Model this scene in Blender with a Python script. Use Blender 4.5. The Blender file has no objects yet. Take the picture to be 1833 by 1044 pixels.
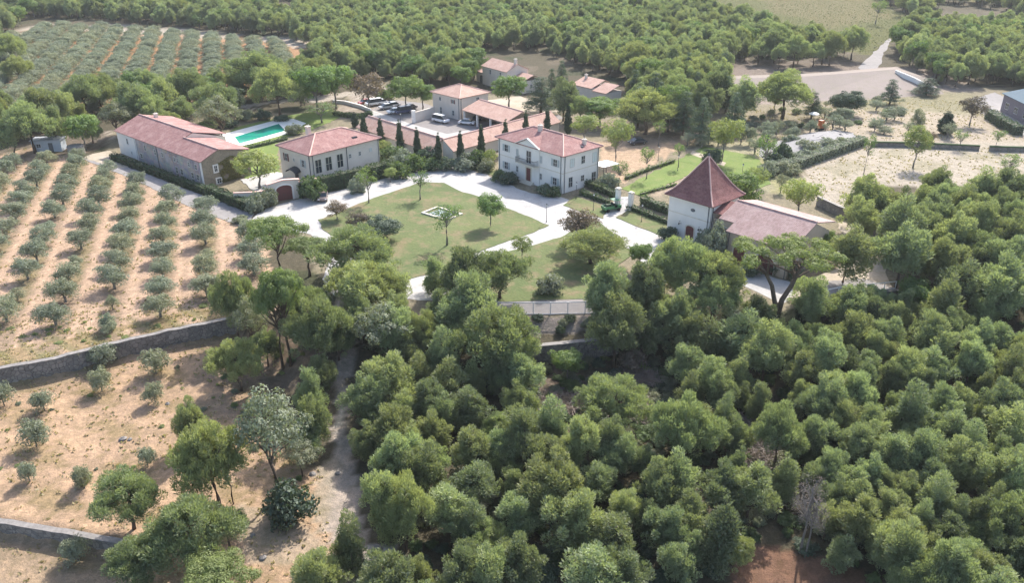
import bpy, bmesh, math, random
import numpy as np
from mathutils import Vector
R = math.radians
S = bpy.context.scene
COL = S.collection
rnd = random.Random(7)
rng = np.random.default_rng(11)
# ------------------------------------------------------------------ camera
F, PITCH, CH = 1450.0, math.atan(702/1450.0), 50.0
cam = bpy.data.cameras.new('camera'); cam_o = bpy.data.objects.new('camera', cam); COL.objects.link(cam_o)
cam.sensor_fit = 'HORIZONTAL'; cam.sensor_width = 36; cam.lens = 36*F/1833.0
cam.clip_start = 0.5; cam.clip_end = 9000
cam_o.location = (0, 0, CH); cam_o.rotation_euler = (math.pi/2-PITCH, 0, 0)
S.camera = cam_o
# ------------------------------------------------------------------ sky and sun
HAZE = 0.00012
SUN_EL, SUN_AZ = 43.0, 25.0          # azimuth measured from +Y towards +X
w = bpy.data.worlds.new('World'); S.world = w; w.use_nodes = True
sky = w.node_tree.nodes.new('ShaderNodeTexSky'); sky.sky_type = 'NISHITA'; sky.sun_disc = False
sky.sun_elevation = R(SUN_EL); sky.sun_rotation = R(SUN_AZ); sky.dust_density = 2.5; sky.air_density = 1.0
w.node_tree.links.new(sky.outputs[0], w.node_tree.nodes['Background'].inputs[0])
w.node_tree.nodes['Background'].inputs[1].default_value = 0.15
sl = bpy.data.lights.new('sun', 'SUN'); sl.energy = 3.5; sl.angle = R(0.6); sl.color = (1, .95, .87)
so = bpy.data.objects.new('sun', sl); COL.objects.link(so)
sd = Vector((math.sin(R(SUN_AZ))*math.cos(R(SUN_EL)), math.cos(R(SUN_AZ))*math.cos(R(SUN_EL)), math.sin(R(SUN_EL))))
so.rotation_euler = sd.to_track_quat('Z', 'Y').to_euler(); so.location = (0, 0, 200)
S.view_settings.view_transform = 'Standard'; S.view_settings.look = 'None'
S.view_settings.gamma = 1.0; S.view_settings.use_curve_mapping = False
S.view_settings.exposure = 1.2
S.cycles.max_bounces = 6; S.cycles.diffuse_bounces = 3; S.cycles.transmission_bounces = 4; S.cycles.glossy_bounces = 2
S.cycles.use_denoising = True
# ------------------------------------------------------------------ geometry of the place
cp, sp = math.cos(PITCH), math.sin(PITCH)
def ray(px, py):
    v = py-522.0
    return (px-916.5, F*cp-v*sp, -F*sp-v*cp)
def U(px, py, z=0.0):
    d = ray(px, py); t = (z-CH)/d[2]
    return (d[0]*t, d[1]*t, z)
def proj(x, y, z):
    q = z-CH; Z = y*cp-q*sp
    return 916.5+F*x/Z, 522-F*(y*sp+q*cp)/Z
def scale_at(p):
    return F/(p[1]*cp-(p[2]-CH)*sp)
def ss(t):
    t = np.clip(t, 0, 1); return t*t*(3-2*t)
EDGE = [(-900,800),(-250,722),(0,657),(100,640),(200,614),(300,590),(430,566),(520,572),(620,590),(760,582),(893,566),(964,566),(1078,564),(1250,548),(1420,556),(1440,545),(1500,530),(1600,520),(1700,505),(1833,500),(2300,500)]
EW = [U(a, b, 0) for a, b in EDGE]
EX = np.array([p[0] for p in EW]); EY = np.array([p[1] for p in EW])
#        A1   w1   A2  off  w2
PAR = [(2.2,.8,0,9,1),(2.2,.8,0,9,1),(2.2,.8,0,9,1),(2.2,.8,0,9,1),(2.2,.8,0,9,1),(2.2,.8,0,9,1),(2.2,.8,0,9,1),(3,9,0,9,1),(3.2,18,0,9,1),(3.2,8,.5,6,1),
       (1.3,3.6,2.8,5.6,.8),(1.3,3.6,2.8,5.2,.8),(1.3,3.6,2.8,4.0,.8),(2.5,6,1.8,4,4),(2.8,5,0,4,1),(3.4,.8,0,4,1),(3.4,.8,0,4,1),(3.4,.8,0,4,1),(3.5,14,0,4,1),(3.5,18,0,4,1),(3.5,18,0,4,1)]
PAR = np.array(PAR)
W2 = [U(-600, 905, -3.0), U(-60, 912, -3.0), U(0, 928, -3.0), U(120, 946, -3.0), U(240, 964, -3.0), U(300, 972, -3.0)]
W2X = np.array([p[0] for p in W2]); W2Y = np.array([p[1] for p in W2])
def terr(x, y):
    x = np.asarray(x, float); y = np.asarray(y, float)
    s = np.interp(x, EX, EY)-y
    P = [np.interp(x, EX, PAR[:, i]) for i in range(5)]
    z = -P[0]*ss(s/P[1]) - P[2]*ss((s-P[3])/P[4]) - 0.03*np.clip(s, 0, 70)
    s2 = np.interp(x, W2X, W2Y)-y
    z = z-1.3*ss(s2/.7)*ss((W2X[-1]-x)/4)
    und = (np.sin(x*.31+y*.17)+np.sin(x*.13-y*.37+2))*.10
    z = z+und*ss((s-1.5)/5)*(1-ss((-s2+0)/1.0)*0)
    return z
def height(x, y): return float(terr(x, y))
_T = np.concatenate([np.linspace(0.02, 0.2, 700), np.linspace(0.2, 0.7, 300)[1:]])
def G(px, py, h=0.0):
    """ground point seen at a pixel of the photograph (or the point a height h above the ground)"""
    d = ray(px, py)
    if py > -120:
        X, Y, Z = d[0]*_T, d[1]*_T, CH+d[2]*_T
        g = Z-(terr(X, Y)+h)
        k = np.argmax(g < 0)
        if g[k] < 0 and k > 0:
            a = g[k-1]/(g[k-1]-g[k]); t = _T[k-1]+(_T[k]-_T[k-1])*a
            x, y = d[0]*t, d[1]*t
            return (x, y, height(x, y))
    return U(px, py, h)[:2]+(0.0,)
# ------------------------------------------------------------------ materials
MAT = {}
def new_mat(name):
    m = bpy.data.materials.new(name); m.use_nodes = True; MAT[name] = m
    nt = m.node_tree; nt.nodes.clear()
    out = nt.nodes.new('ShaderNodeOutputMaterial')
    return m, nt, out
def N(nt, t, **kw):
    n = nt.nodes.new(t)
    for k, v in kw.items():
        if k in n.inputs.keys() if hasattr(n.inputs, 'keys') else False: n.inputs[k].default_value = v
        else: setattr(n, k, v)
    return n
def L(nt, a, b): nt.links.new(a, b)
def mixc(nt, fac, a, b, mode='MIX'):
    n = nt.nodes.new('ShaderNodeMix'); n.data_type = 'RGBA'; n.blend_type = mode
    for i, v in ((0, fac), (6, a), (7, b)):
        if isinstance(v, bpy.types.NodeSocket): nt.links.new(v, n.inputs[i])
        elif i == 0: n.inputs[i].default_value = v
        else: n.inputs[i].default_value = (*v, 1) if len(v) == 3 else v
    return n.outputs[2]
def ramp(nt, src, lo, hi, a=0.0, b=1.0):
    n = nt.nodes.new('ShaderNodeMapRange'); n.clamp = True
    n.inputs[1].default_value = lo; n.inputs[2].default_value = hi; n.inputs[3].default_value = a; n.inputs[4].default_value = b
    nt.links.new(src, n.inputs[0]); return n.outputs[0]
def noise(nt, scale, coord, detail=4, rough=.6):
    n = nt.nodes.new('ShaderNodeTexNoise'); n.inputs['Scale'].default_value = scale; n.inputs['Detail'].default_value = detail
    n.inputs['Roughness'].default_value = rough
    if coord is not None: nt.links.new(coord, n.inputs['Vector'])
    return n.outputs[0]
def coord(nt, kind='Object'):
    n = nt.nodes.new('ShaderNodeTexCoord'); return n.outputs[kind]
def wpos(nt):
    return nt.nodes.new('ShaderNodeNewGeometry').outputs['Position']
def bump(nt, h, strength, dist=.1):
    n = nt.nodes.new('ShaderNodeBump'); n.inputs['Strength'].default_value = strength; n.inputs['Distance'].default_value = dist
    nt.links.new(h, n.inputs['Height']); return n.outputs[0]
def princ(nt, out, col, rough=.8, nrm=None, spec=.3, metal=0):
    p = nt.nodes.new('ShaderNodeBsdfPrincipled')
    if isinstance(col, bpy.types.NodeSocket): nt.links.new(col, p.inputs['Base Color'])
    else: p.inputs['Base Color'].default_value = (*col, 1)
    p.inputs['Roughness'].default_value = rough; p.inputs['Metallic'].default_value = metal
    p.inputs['Specular IOR Level'].default_value = spec
    if nrm is not None: nt.links.new(nrm, p.inputs['Normal'])
    nt.links.new(p.outputs[0], out.inputs[0]); return p
def plain(name, c, var=.12, scale=1.5, rough=.75, spec=.3, metal=0, bmp=.15, c2=None):
    m, nt, out = new_mat(name); co = coord(nt)
    n1 = noise(nt, scale, co, 5)
    b = c2 or tuple(max(0, v*(1-2.2*var)) for v in c)
    col = mixc(nt, ramp(nt, n1, .35, .7), c, b)
    n2 = noise(nt, scale*9, co, 3)
    col = mixc(nt, ramp(nt, n2, .3, .7, 0, var*1.5), col, tuple(v*.6 for v in c))
    princ(nt, out, col, rough, bump(nt, n2, bmp, .05) if bmp else None, spec, metal); return m
def ground_mat(name, ca, cb, cc, s1=.12, s2=1.2, bmp=.4, rough=.95, stripes=None):
    m, nt, out = new_mat(name); co = wpos(nt)
    col = mixc(nt, ramp(nt, noise(nt, s1, co, 6, .65), .38, .62), ca, cb)
    nn = noise(nt, s2, co, 6, .7)
    col = mixc(nt, ramp(nt, nn, .48, .68), col, cc)
    n3 = noise(nt, s2*7, co, 3, .7)
    col = mixc(nt, ramp(nt, n3, .3, .75, 0, .45), col, tuple(v*.55 for v in cb))
    princ(nt, out, col, rough, bump(nt, n3, bmp, .15), .15); return m
def leaf_mat(name, c1, c2, trans=.35, rvar=.35, tw=(1.15, 1.2, .6)):
    m, nt, out = new_mat(name)
    a = nt.nodes.new('ShaderNodeAttribute'); a.attribute_name = 'var'; a.attribute_type = 'GEOMETRY'
    oi = nt.nodes.new('ShaderNodeObjectInfo')
    col = mixc(nt, a.outputs['Fac'], c1, c2)
    g = ramp(nt, oi.outputs['Random'], 0, 1, 1-rvar, 1+rvar)
    mul = nt.nodes.new('ShaderNodeVectorMath'); mul.operation = 'SCALE'; L(nt, col, mul.inputs[0]); L(nt, g, mul.inputs['Scale'])
    # some trees a little yellower
    mm = nt.nodes.new('ShaderNodeMath'); mm.operation = 'FRACT'
    m2 = nt.nodes.new('ShaderNodeMath'); m2.operation = 'MULTIPLY'; m2.inputs[1].default_value = 7.31
    L(nt, oi.outputs['Random'], m2.inputs[0]); L(nt, m2.outputs[0], mm.inputs[0])
    col2 = mixc(nt, ramp(nt, mm.outputs[0], .4, 1, 0, .35), mul.outputs[0], (c1[0]*1.35, c1[1]*1.12, c1[2]*.8))
    d = nt.nodes.new('ShaderNodeBsdfDiffuse'); L(nt, col2, d.inputs[0])
    t = nt.nodes.new('ShaderNodeBsdfTranslucent')
    L(nt, mixc(nt, 1.0, col2, tw, 'MULTIPLY'), t.inputs[0])
    mx = nt.nodes.new('ShaderNodeMixShader'); mx.inputs[0].default_value = min(.5, trans*1.1)
    L(nt, d.outputs[0], mx.inputs[1]); L(nt, t.outputs[0], mx.inputs[2])
    gl = nt.nodes.new('ShaderNodeBsdfGlossy'); gl.inputs['Roughness'].default_value = .7; gl.inputs[0].default_value = (1, 1, 1, 1)
    m3 = nt.nodes.new('ShaderNodeMixShader'); m3.inputs[0].default_value = .032
    L(nt, mx.outputs[0], m3.inputs[1]); L(nt, gl.outputs[0], m3.inputs[2])
    L(nt, m3.outputs[0], out.inputs[0]); return m
def tile_mat(name, ca, cb, cc):
    m, nt, out = new_mat(name)
    uv = coord(nt, 'UV')
    sx = nt.nodes.new('ShaderNodeSeparateXYZ'); L(nt, uv, sx.inputs[0])
    def cell(sock, k):
        a = nt.nodes.new('ShaderNodeMath'); a.operation = 'DIVIDE'; a.inputs[1].default_value = k; L(nt, sock, a.inputs[0])
        b = nt.nodes.new('ShaderNodeMath'); b.operation = 'FLOOR'; L(nt, a.outputs[0], b.inputs[0]); return a.outputs[0], b.outputs[0]
    ua, uf = cell(sx.outputs[0], .24); va, vf = cell(sx.outputs[1], .38)
    cx = nt.nodes.new('ShaderNodeCombineXYZ'); L(nt, uf, cx.inputs[0]); L(nt, vf, cx.inputs[1])
    wn = nt.nodes.new('ShaderNodeTexWhiteNoise'); wn.noise_dimensions = '2D'; L(nt, cx.outputs[0], wn.inputs['Vector'])
    col = mixc(nt, ramp(nt, wn.outputs['Value'], .1, .9), ca, cb)
    col = mixc(nt, ramp(nt, noise(nt, .45, uv, 7, .75), .46, .62, 0, .75), col, cc)
    col = mixc(nt, ramp(nt, noise(nt, 2.2, uv, 5, .75), .5, .66, 0, .45), col, tuple(v*.5 for v in ca))
    sn = nt.nodes.new('ShaderNodeMath'); sn.operation = 'SINE'
    ms = nt.nodes.new('ShaderNodeMath'); ms.operation = 'MULTIPLY'; ms.inputs[1].default_value = 2*math.pi; L(nt, ua, ms.inputs[0]); L(nt, ms.outputs[0], sn.inputs[0])
    fr = nt.nodes.new('ShaderNodeMath'); fr.operation = 'FRACT'; L(nt, va, fr.inputs[0])
    ad = nt.nodes.new('ShaderNodeMath'); ad.operation = 'ADD'; L(nt, sn.outputs[0], ad.inputs[0]); L(nt, fr.outputs[0], ad.inputs[1])
    princ(nt, out, col, .85, bump(nt, ad.outputs[0], .55, .05), .2); return m
def stone_mat(name, ca, cb, mortar, scale=2.6, bmp=.8):
    m, nt, out = new_mat(name); uv = coord(nt, 'UV')
    v = nt.nodes.new('ShaderNodeTexVoronoi'); v.inputs['Scale'].default_value = scale; L(nt, uv, v.inputs['Vector'])
    v2 = nt.nodes.new('ShaderNodeTexVoronoi'); v2.feature = 'DISTANCE_TO_EDGE'; v2.inputs['Scale'].default_value = scale; L(nt, uv, v2.inputs['Vector'])
    col = mixc(nt, ramp(nt, v.outputs['Color'], .2, .8), ca, cb)
    col = mixc(nt, ramp(nt, noise(nt, .7, uv, 5), .4, .65, 0, .6), col, tuple(x*.6 for x in ca))
    e = ramp(nt, v2.outputs['Distance'], 0, .06)
    col = mixc(nt, e, mortar, col)
    princ(nt, out, col, .9, bump(nt, e, bmp, .08), .2); return m

tile_red = tile_mat('red_roof_tiles', (.345,.185,.168), (.265,.14,.13), (.44,.275,.25))
tile_plum = tile_mat('plum_roof_tiles', (.235,.105,.098), (.18,.08,.076), (.30,.155,.14))
tile_pink = tile_mat('pale_pink_roof_tiles', (.50,.32,.255), (.43,.265,.215), (.56,.39,.32))
tile_barn = tile_mat('mottled_pink_roof_tiles', (.40,.275,.255), (.32,.215,.20), (.47,.345,.32))
ridge_m = plain('ridge_tile_clay', (.66,.42,.36), .1)
render_w = plain('white_render', (.78,.74,.69), .035, .5, .85, bmp=.05)
render_c = plain('cream_render', (.68,.60,.52), .05, .5, .85, bmp=.05)
render_b = plain('beige_render', (.50,.41,.325), .06, .5, .85, bmp=.05)
trim_m = plain('cream_stone_trim', (.66,.60,.50), .06, 2)
glass_m = plain('dark_window_glass', (.035,.045,.055), .1, 2, .12, .6, bmp=0)
frame_m = plain('window_frame_paint', (.62,.60,.56), .05, 2, .6)
shut_m = plain('grey_blue_shutter_paint', (.42,.45,.45), .06, 3, .6)
shut_pale = plain('pale_green_blind', (.62,.66,.63), .03, 3, .7)
wood_m = plain('red_brown_door_wood', (.17,.055,.05), .12, 4, .6)
iron_m = plain('dark_iron', (.05,.05,.055), .1, 4, .5)
lead_m = plain('grey_downpipe_zinc', (.14,.145,.155), .1, 4, .5)
stone_w = stone_mat('grey_field_stone', (.30,.27,.24), (.20,.185,.17), (.10,.09,.085))
stone_dk = stone_mat('dark_retaining_stone', (.31,.28,.25), (.19,.175,.165), (.10,.09,.085), 2.0)
stone_cap = plain('pale_stone_coping', (.27,.25,.235), .2, 2.2)
stone_och = stone_mat('ochre_rubble_stone', (.36,.295,.21), (.27,.22,.16), (.33,.285,.225), 3.2, .5)
white_p = plain('white_paint', (.80,.80,.78), .03, 2, .5)
metal_m = plain('galvanised_metal', (.52,.52,.52), .08, 3, .45, metal=.3)
metal_w = plain('white_fence_metal', (.66,.66,.66), .05, 3, .45)
tyre_m = plain('black_rubber', (.02,.02,.02), .1, 4, .8)
rim_m = plain('alloy_wheel', (.45,.45,.47), .1, 4, .3, metal=.8)
bark_p = plain('pine_bark', (.17,.125,.095), .25, 5, .95, bmp=.6)
bark_g = plain('grey_bark', (.26,.235,.205), .2, 5, .95, bmp=.6)
# foliage
lf_pine = leaf_mat('pine_needles', (.285,.330,.185), (.178,.222,.132))
lf_bill = leaf_mat('broad_pine_needles', (.290,.334,.168), (.178,.222,.124), .35, .2)
lf_umb = leaf_mat('umbrella_pine_needles', (.205,.265,.085), (.13,.18,.070), .35, .15)
lf_olive = leaf_mat('olive_leaves', (.27,.30,.22), (.205,.235,.168), .3, .12, (1.05, 1.1, .8))
lf_cyp = leaf_mat('cypress_foliage', (.060,.090,.045), (.045,.070,.036), .15, .2)
lf_round = leaf_mat('broad_leaves', (.165,.245,.078), (.115,.185,.062), .4, .2)
lf_lime = leaf_mat('yellow_green_leaves', (.29,.33,.125), (.20,.25,.10), .4, .12)
lf_dark = leaf_mat('dark_evergreen_leaves', (.095,.135,.085), (.07,.105,.07), .25, .2)
lf_grey = leaf_mat('grey_green_leaves', (.21,.235,.16), (.15,.17,.12), .3, .2)
lf_dead = leaf_mat('dry_grey_twigs', (.30,.25,.225), (.22,.18,.165), .1, .2)
lf_brown = leaf_mat('purple_brown_leaves', (.17,.135,.105), (.12,.10,.08), .3, .2)
lf_hedge = leaf_mat('hedge_leaves', (.070,.115,.046), (.050,.085,.040), .25, .15)
lf_shrub = leaf_mat('garden_shrub_leaves', (.13,.19,.07), (.085,.135,.055), .35, .3)
lf_lav = leaf_mat('silver_shrub_leaves', (.24,.27,.21), (.17,.20,.16), .25, .2)
lf_vine = leaf_mat('vine_leaves', (.115,.135,.035), (.10,.115,.033), .3, .1)
lf_ivy = leaf_mat('ochre_ivy_leaves', (.24,.20,.06), (.14,.13,.045), .3, .15)
# ground
lawn_m = ground_mat('lawn_grass', (.150,.170,.072), (.105,.135,.055), (.235,.175,.11), .09, .3, .8)
lawn_g = ground_mat('watered_lawn_grass', (.17,.225,.062), (.135,.19,.055), (.22,.235,.09), .12, .5, .5)
drive_m = ground_mat('white_gravel', (.47,.455,.44), (.40,.385,.37), (.34,.325,.305), .07, .5, .15)
sandg_m = ground_mat('pale_sand', (.46,.395,.32), (.39,.33,.26), (.31,.27,.19), .08, .35, .25)
yard_m = ground_mat('court_gravel', (.27,.245,.235), (.235,.215,.205), (.20,.185,.18), .2, 1.2, .15)
road_m = ground_mat('worn_asphalt_lane', (.31,.29,.285), (.265,.25,.245), (.22,.205,.20), .15, .9, .12)
berm_m = ground_mat('pinkish_bare_earth', (.285,.24,.215), (.255,.215,.19), (.25,.22,.175), .06, .4, .25)
# ------------------------------------------------------------------ mesh helpers
class MB:
    def __init__(s): s.v = []; s.f = []
    def add(s, vs, fs):
        b = len(s.v); s.v += [tuple(map(float, p)) for p in vs]; s.f += [tuple(b+i for i in f) for f in fs]; return s
    def box(s, x0, x1, y0, y1, z0, z1):
        if x0 > x1: x0, x1 = x1, x0
        if y0 > y1: y0, y1 = y1, y0
        return s.add([(x0,y0,z0),(x1,y0,z0),(x1,y1,z0),(x0,y1,z0),(x0,y0,z1),(x1,y0,z1),(x1,y1,z1),(x0,y1,z1)],
                     [(3,2,1,0),(4,5,6,7),(0,1,5,4),(1,2,6,5),(2,3,7,6),(3,0,4,7)])
    def tube(s, pts, rads, n=6, cap=True):
        P = [Vector(p) for p in pts]; rings = []
        for i, p in enumerate(P):
            d = (P[min(i+1, len(P)-1)]-P[max(i-1, 0)]).normalized()
            a = d.cross(Vector((0, 0, 1)))
            if a.length < .05: a = d.cross(Vector((1, 0, 0)))
            a.normalize(); b = d.cross(a)
            rings.append([p+(a*math.cos(2*math.pi*k/n)+b*math.sin(2*math.pi*k/n))*rads[i] for k in range(n)])
        vs = [v for r in rings for v in r]; fs = []
        for i in range(len(P)-1):
            for k in range(n):
                k2 = (k+1) % n; fs.append((i*n+k, i*n+k2, (i+1)*n+k2, (i+1)*n+k))
        if cap: fs.append(tuple(range(n-1, -1, -1))); fs.append(tuple((len(P)-1)*n+k for k in range(n)))
        return s.add(vs, fs)
    def prism(s, poly, lo, hi):
        """polygon of 2-D points (x,y) raised from lo to hi"""
        n = len(poly); vs = [(x, y, lo) for x, y in poly]+[(x, y, hi) for x, y in poly]
        fs = [tuple(range(n-1, -1, -1)), tuple(range(n, 2*n))]+[(i, (i+1) % n, n+(i+1) % n, n+i) for i in range(n)]
        return s.add(vs, fs)
    def slab(s, quad, t):
        """thick sheet under a polygon given in 3-D"""
        n = len(quad); vs = list(quad)+[(p[0], p[1], p[2]-t) for p in quad]
        fs = [tuple(range(n)), tuple(range(2*n-1, n-1, -1))]+[(i, n+i, n+(i+1) % n, (i+1) % n) for i in range(n)]
        return s.add(vs, fs)
def auto_uv(me):
    nl = len(me.loops)
    if not nl: return
    uvl = me.uv_layers.new(name='UVMap')
    co = np.empty(len(me.vertices)*3); me.vertices.foreach_get('co', co); co = co.reshape(-1, 3)
    li = np.empty(nl, int); me.loops.foreach_get('vertex_index', li)
    nr = np.empty(len(me.polygons)*3); me.polygons.foreach_get('normal', nr); nr = nr.reshape(-1, 3)
    lt = np.empty(len(me.polygons), int); me.polygons.foreach_get('loop_total', lt)
    ln = np.repeat(nr, lt, axis=0)
    hor = np.abs(ln[:, 2]) > .999
    u = np.stack([-ln[:, 1], ln[:, 0], np.zeros(nl)], 1); u[hor] = (1, 0, 0)
    u /= np.linalg.norm(u, axis=1, keepdims=True)+1e-9
    v = np.cross(ln, u); c = co[li]
    uv = np.stack([(c*u).sum(1), (c*v).sum(1)], 1).astype(np.float32)
    uvl.data.foreach_set('uv', uv.ravel())
def mk(name, mb, mat, parent=None, smooth=False, loc=None):
    me = bpy.data.meshes.new(name); me.from_pydata(mb.v, [], mb.f); me.update(); me.validate(); auto_uv(me)
    if smooth: me.polygons.foreach_set('use_smooth', [True]*len(me.polygons))
    o = bpy.data.objects.new(name, me); COL.objects.link(o)
    for m in (mat if isinstance(mat, (list, tuple)) else [mat]): me.materials.append(m)
    if parent is not None: o.parent = parent
    if loc: o.location = loc
    return o
def quads_mesh(name, V, var, mat, extra=None):
    """V: (n,4,3) leaf quads"""
    n = len(V); me = bpy.data.meshes.new(name)
    me.vertices.add(n*4); me.vertices.foreach_set('co', V.reshape(-1).astype(np.float32))
    me.loops.add(n*4); me.loops.foreach_set('vertex_index', np.arange(n*4, dtype=np.int32))
    me.polygons.add(n); me.polygons.foreach_set('loop_start', np.arange(0, n*4, 4, dtype=np.int32))
    me.polygons.foreach_set('loop_total', np.full(n, 4, dtype=np.int32))
    a = me.attributes.new('var', 'FLOAT', 'POINT'); a.data.foreach_set('value', np.repeat(var, 4).astype(np.float32))
    me.update(); me.materials.append(mat); return me
def leaf_quads(P, Nrm, size, aspect, g, jit=.7):
    n = len(P); nn = Nrm+g.normal(size=(n, 3))*jit; nn /= np.linalg.norm(nn, axis=1, keepdims=True)+1e-9
    t = np.cross(nn, g.normal(size=(n, 3))); t /= np.linalg.norm(t, axis=1, keepdims=True)+1e-9
    b = np.cross(nn, t); sz = size*(.6+.8*g.random((n, 1)))
    t = t*sz*.5; b = b*sz*.5*aspect
    return np.stack([P-t-b*.5, P+t*.1-b, P+t+b*.3, P-t*.1+b], 1)
def tag(o, label=None, cat=None, group=None, kind=None):
    if label: o['label'] = label
    if cat: o['category'] = cat
    if group: o['group'] = group
    if kind: o['kind'] = kind
    return o
def empty(name, loc, rz=0):
    o = bpy.data.objects.new(name, None); COL.objects.link(o); o.location = loc; o.rotation_euler = (0, 0, rz); o.empty_display_size = .5
    return o
def inpoly(px, py, poly):
    px = np.asarray(px, float); py = np.asarray(py, float); r = np.zeros(px.shape, bool); n = len(poly)
    for i in range(n):
        x0, y0 = poly[i]; x1, y1 = poly[(i+1) % n]
        if y0 == y1: continue
        c = ((y0 > py) != (y1 > py)) & (px < (x1-x0)*(py-y0)/(y1-y0)+x0); r ^= c
    return r
# ------------------------------------------------------------------ terrain
DRIVE = [(436,414),(455,388),(475,374),(515,362),(560,352),(620,338),(700,314),(770,300),(835,300),(890,322),(950,346),(1005,353),(1060,372),(1092,376),(1100,352),(1132,352),(1128,382),(1195,412),(1240,440),(1300,468),(1352,486),(1420,508),(1420,530),(1400,545),(1330,512),(1240,478),(1150,470),(1130,458),(1082,470),(1075,520),(900,544),(720,536),(700,512),(612,512),(598,530),(577,500),(588,470),(580,440),(556,420),(500,408)]
ORCH = [(-500,380),(-80,300),(60,262),(150,284),(215,305),(300,345),(370,370),(440,412),(475,440),(490,560),(430,566),(300,590),(200,614),(100,640),(0,657),(-250,722),(-700,790)]
TERR2 = [(-700,800),(-250,725),(0,682),(230,635),(430,588),(520,590),(560,650),(470,680),(480,760),(590,860),(600,960),(640,1010),(560,1060),(300,1060),(-700,1060)]
FAROR = [(-120,300),(-60,120),(60,46),(330,60),(430,66),(575,72),(575,120),(470,175),(250,185),(100,200),(0,240)]
GARDEN = [(590,205),(660,140),(720,150),(800,190),(900,160),(1030,205),(1160,215),(1235,222),(1290,165),(1560,175),(1660,165),(1700,160),(1900,150),(1950,345),(1840,340),(1560,320),(1530,380),(1600,460),(1700,500),(1600,522),(1500,530),(1420,556),(1250,548),(1078,566),(893,566),(760,580),(640,560),(560,480),(540,440),(480,375),(200,290),(190,240),(420,200)]
TRACK = [(585,470),(612,470),(625,520),(634,600),(630,680),(626,740),(634,800),(645,900),(655,990),(675,1060),(610,1060),(597,990),(585,900),(592,800),(604,700),(607,600),(600,540)]
BRUSH = [(940,668),(1010,655),(1075,690),(1180,690),(1180,760),(1060,740),(1000,790),(950,760)]
REDP = [(1325,975),(1420,985),(1540,1020),(1580,1060),(1300,1060)]
VINE = [(1225,-60),(1530,-80),(1585,10),(1640,42),(1560,95),(1545,100),(1470,75),(1340,42),(1250,8)]
def axis(parts):
    out = []
    for a, b, st in parts: out += list(np.arange(a, b, st))
    return np.array(out+[parts[-1][1]])
xs = axis([(-3500,-1000,500),(-1000,-400,60),(-400,-110,6),(-110,110,.7),(110,400,6),(400,1000,60),(1000,3500,500)])
ys = axis([(-500,20,40),(20,46,3),(46,135,.6),(135,330,2.0),(330,700,10),(700,1500,60),(1500,6000,500)])
X, Y = np.meshgrid(xs, ys); Z = terr(X, Y)
PX, PY = proj(X, Y, Z)
def blur(a, px, py):
    return a
jx = PX+np.sin(X*.9+Y*.4)*3+np.sin(X*.37-Y*.8)*4+rng.normal(size=X.shape)*2
jy = PY+np.sin(X*.5-Y*.7)*2+rng.normal(size=X.shape)*1.2
C = np.empty(X.shape+(3,)); C[:] = (.145,.125,.085)
nz = (np.sin(X*.21+1)*np.sin(Y*.17)+np.sin(X*.07-Y*.11))*.5
C[nz > .55] = (.20,.165,.12)
C[nz < -.5] = (.10,.105,.06)
vis = (Y > 20)
def paint(poly, col, a=1.0, exact=False):
    m = inpoly(PX if exact else jx, PY if exact else jy, poly) & vis
    C[m] = C[m]*(1-a)+np.array(col)*a; return m
paint(GARDEN, (.36,.31,.22))
m = paint(FAROR, (.52,.31,.175))
m = paint(ORCH, (.54,.385,.28))
# wheel-worn strips between the olive rows, aligned with the rows
rowc = (X+.346*(Y-110)+45.3)/6.6
fr = np.abs(rowc-np.round(rowc))
st = m & (fr > .30) & (fr < .44); C[st] = C[st]*np.array((1.24,1.22,1.20)); st = m & (fr > .24); C[st] = C[st]*np.array((1.10,1.09,1.10)); st = m & (fr < .2); C[st] = C[st]*np.array((.80,.82,.80))
wd = m & (fr < .2) & (nz > .0); C[wd] = C[wd]*np.array((.86,.93,.80))
s_e = np.interp(X, EX, EY)-Y
edge = m & (s_e > -5) & (np.sin(X*.8)+np.sin(X*.33+Y)*1.2 > -.6); C[edge] = C[edge]*.35+np.array((.36,.27,.13))*.65
edge2 = m & (s_e > -7) & (np.sin(X*1.3+Y*1.7) > .5); C[edge2] = C[edge2]*.5+np.array((.24,.25,.11))*.5
m = paint(TERR2, (.58,.40,.27))
n2 = np.sin(X*.45+Y*.8)*np.sin(X*.23-Y*.31)+rng.normal(size=X.shape)*.25
C[m & (n2 > .35)] *= np.array((1.16,1.15,1.13)); C[m & (n2 < -.45)] *= np.array((.80,.84,.74))
m3 = m & (s_e < 3.5) & (nz > -.3); C[m3] = C[m3]*.5+np.array((.30,.25,.15))*.5
m = inpoly(jx, jy, [(-100,940),(0,955),(240,990),(200,1060),(-100,1060)]); C[m] = C[m]*.5+np.array((.33,.27,.19))*.5
paint([(425,600),(520,590),(560,650),(520,700),(420,700),(330,690)], (.33,.255,.20), .6)
paint([(430,900),(560,940),(600,1010),(440,1010)], (.58,.46,.34), .8)
paint(TRACK, (.56,.47,.40)); paint([(885,565),(1085,564),(1085,592),(960,602),(885,592)], (.56,.47,.41), .8)
paint([(604,700),(620,700),(622,880),(600,880)], (.44,.40,.36), .8); paint([(575,820),(600,830),(585,960),(560,930)], (.56,.47,.37), .8)
paint([(600,715),(618,715),(618,765),(600,765)], (.66,.62,.54), .8)
paint(BRUSH, (.25,.195,.155), .9)
paint(REDP, (.30,.17,.115), .95, True)
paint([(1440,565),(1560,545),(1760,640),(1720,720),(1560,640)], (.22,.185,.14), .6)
paint([(655,975),(700,975),(705,1000),(660,1005)], (.62,.60,.57), .9)
paint([(1290,120),(1660,120),(1760,165),(1290,190)], (.42,.34,.29))
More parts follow.
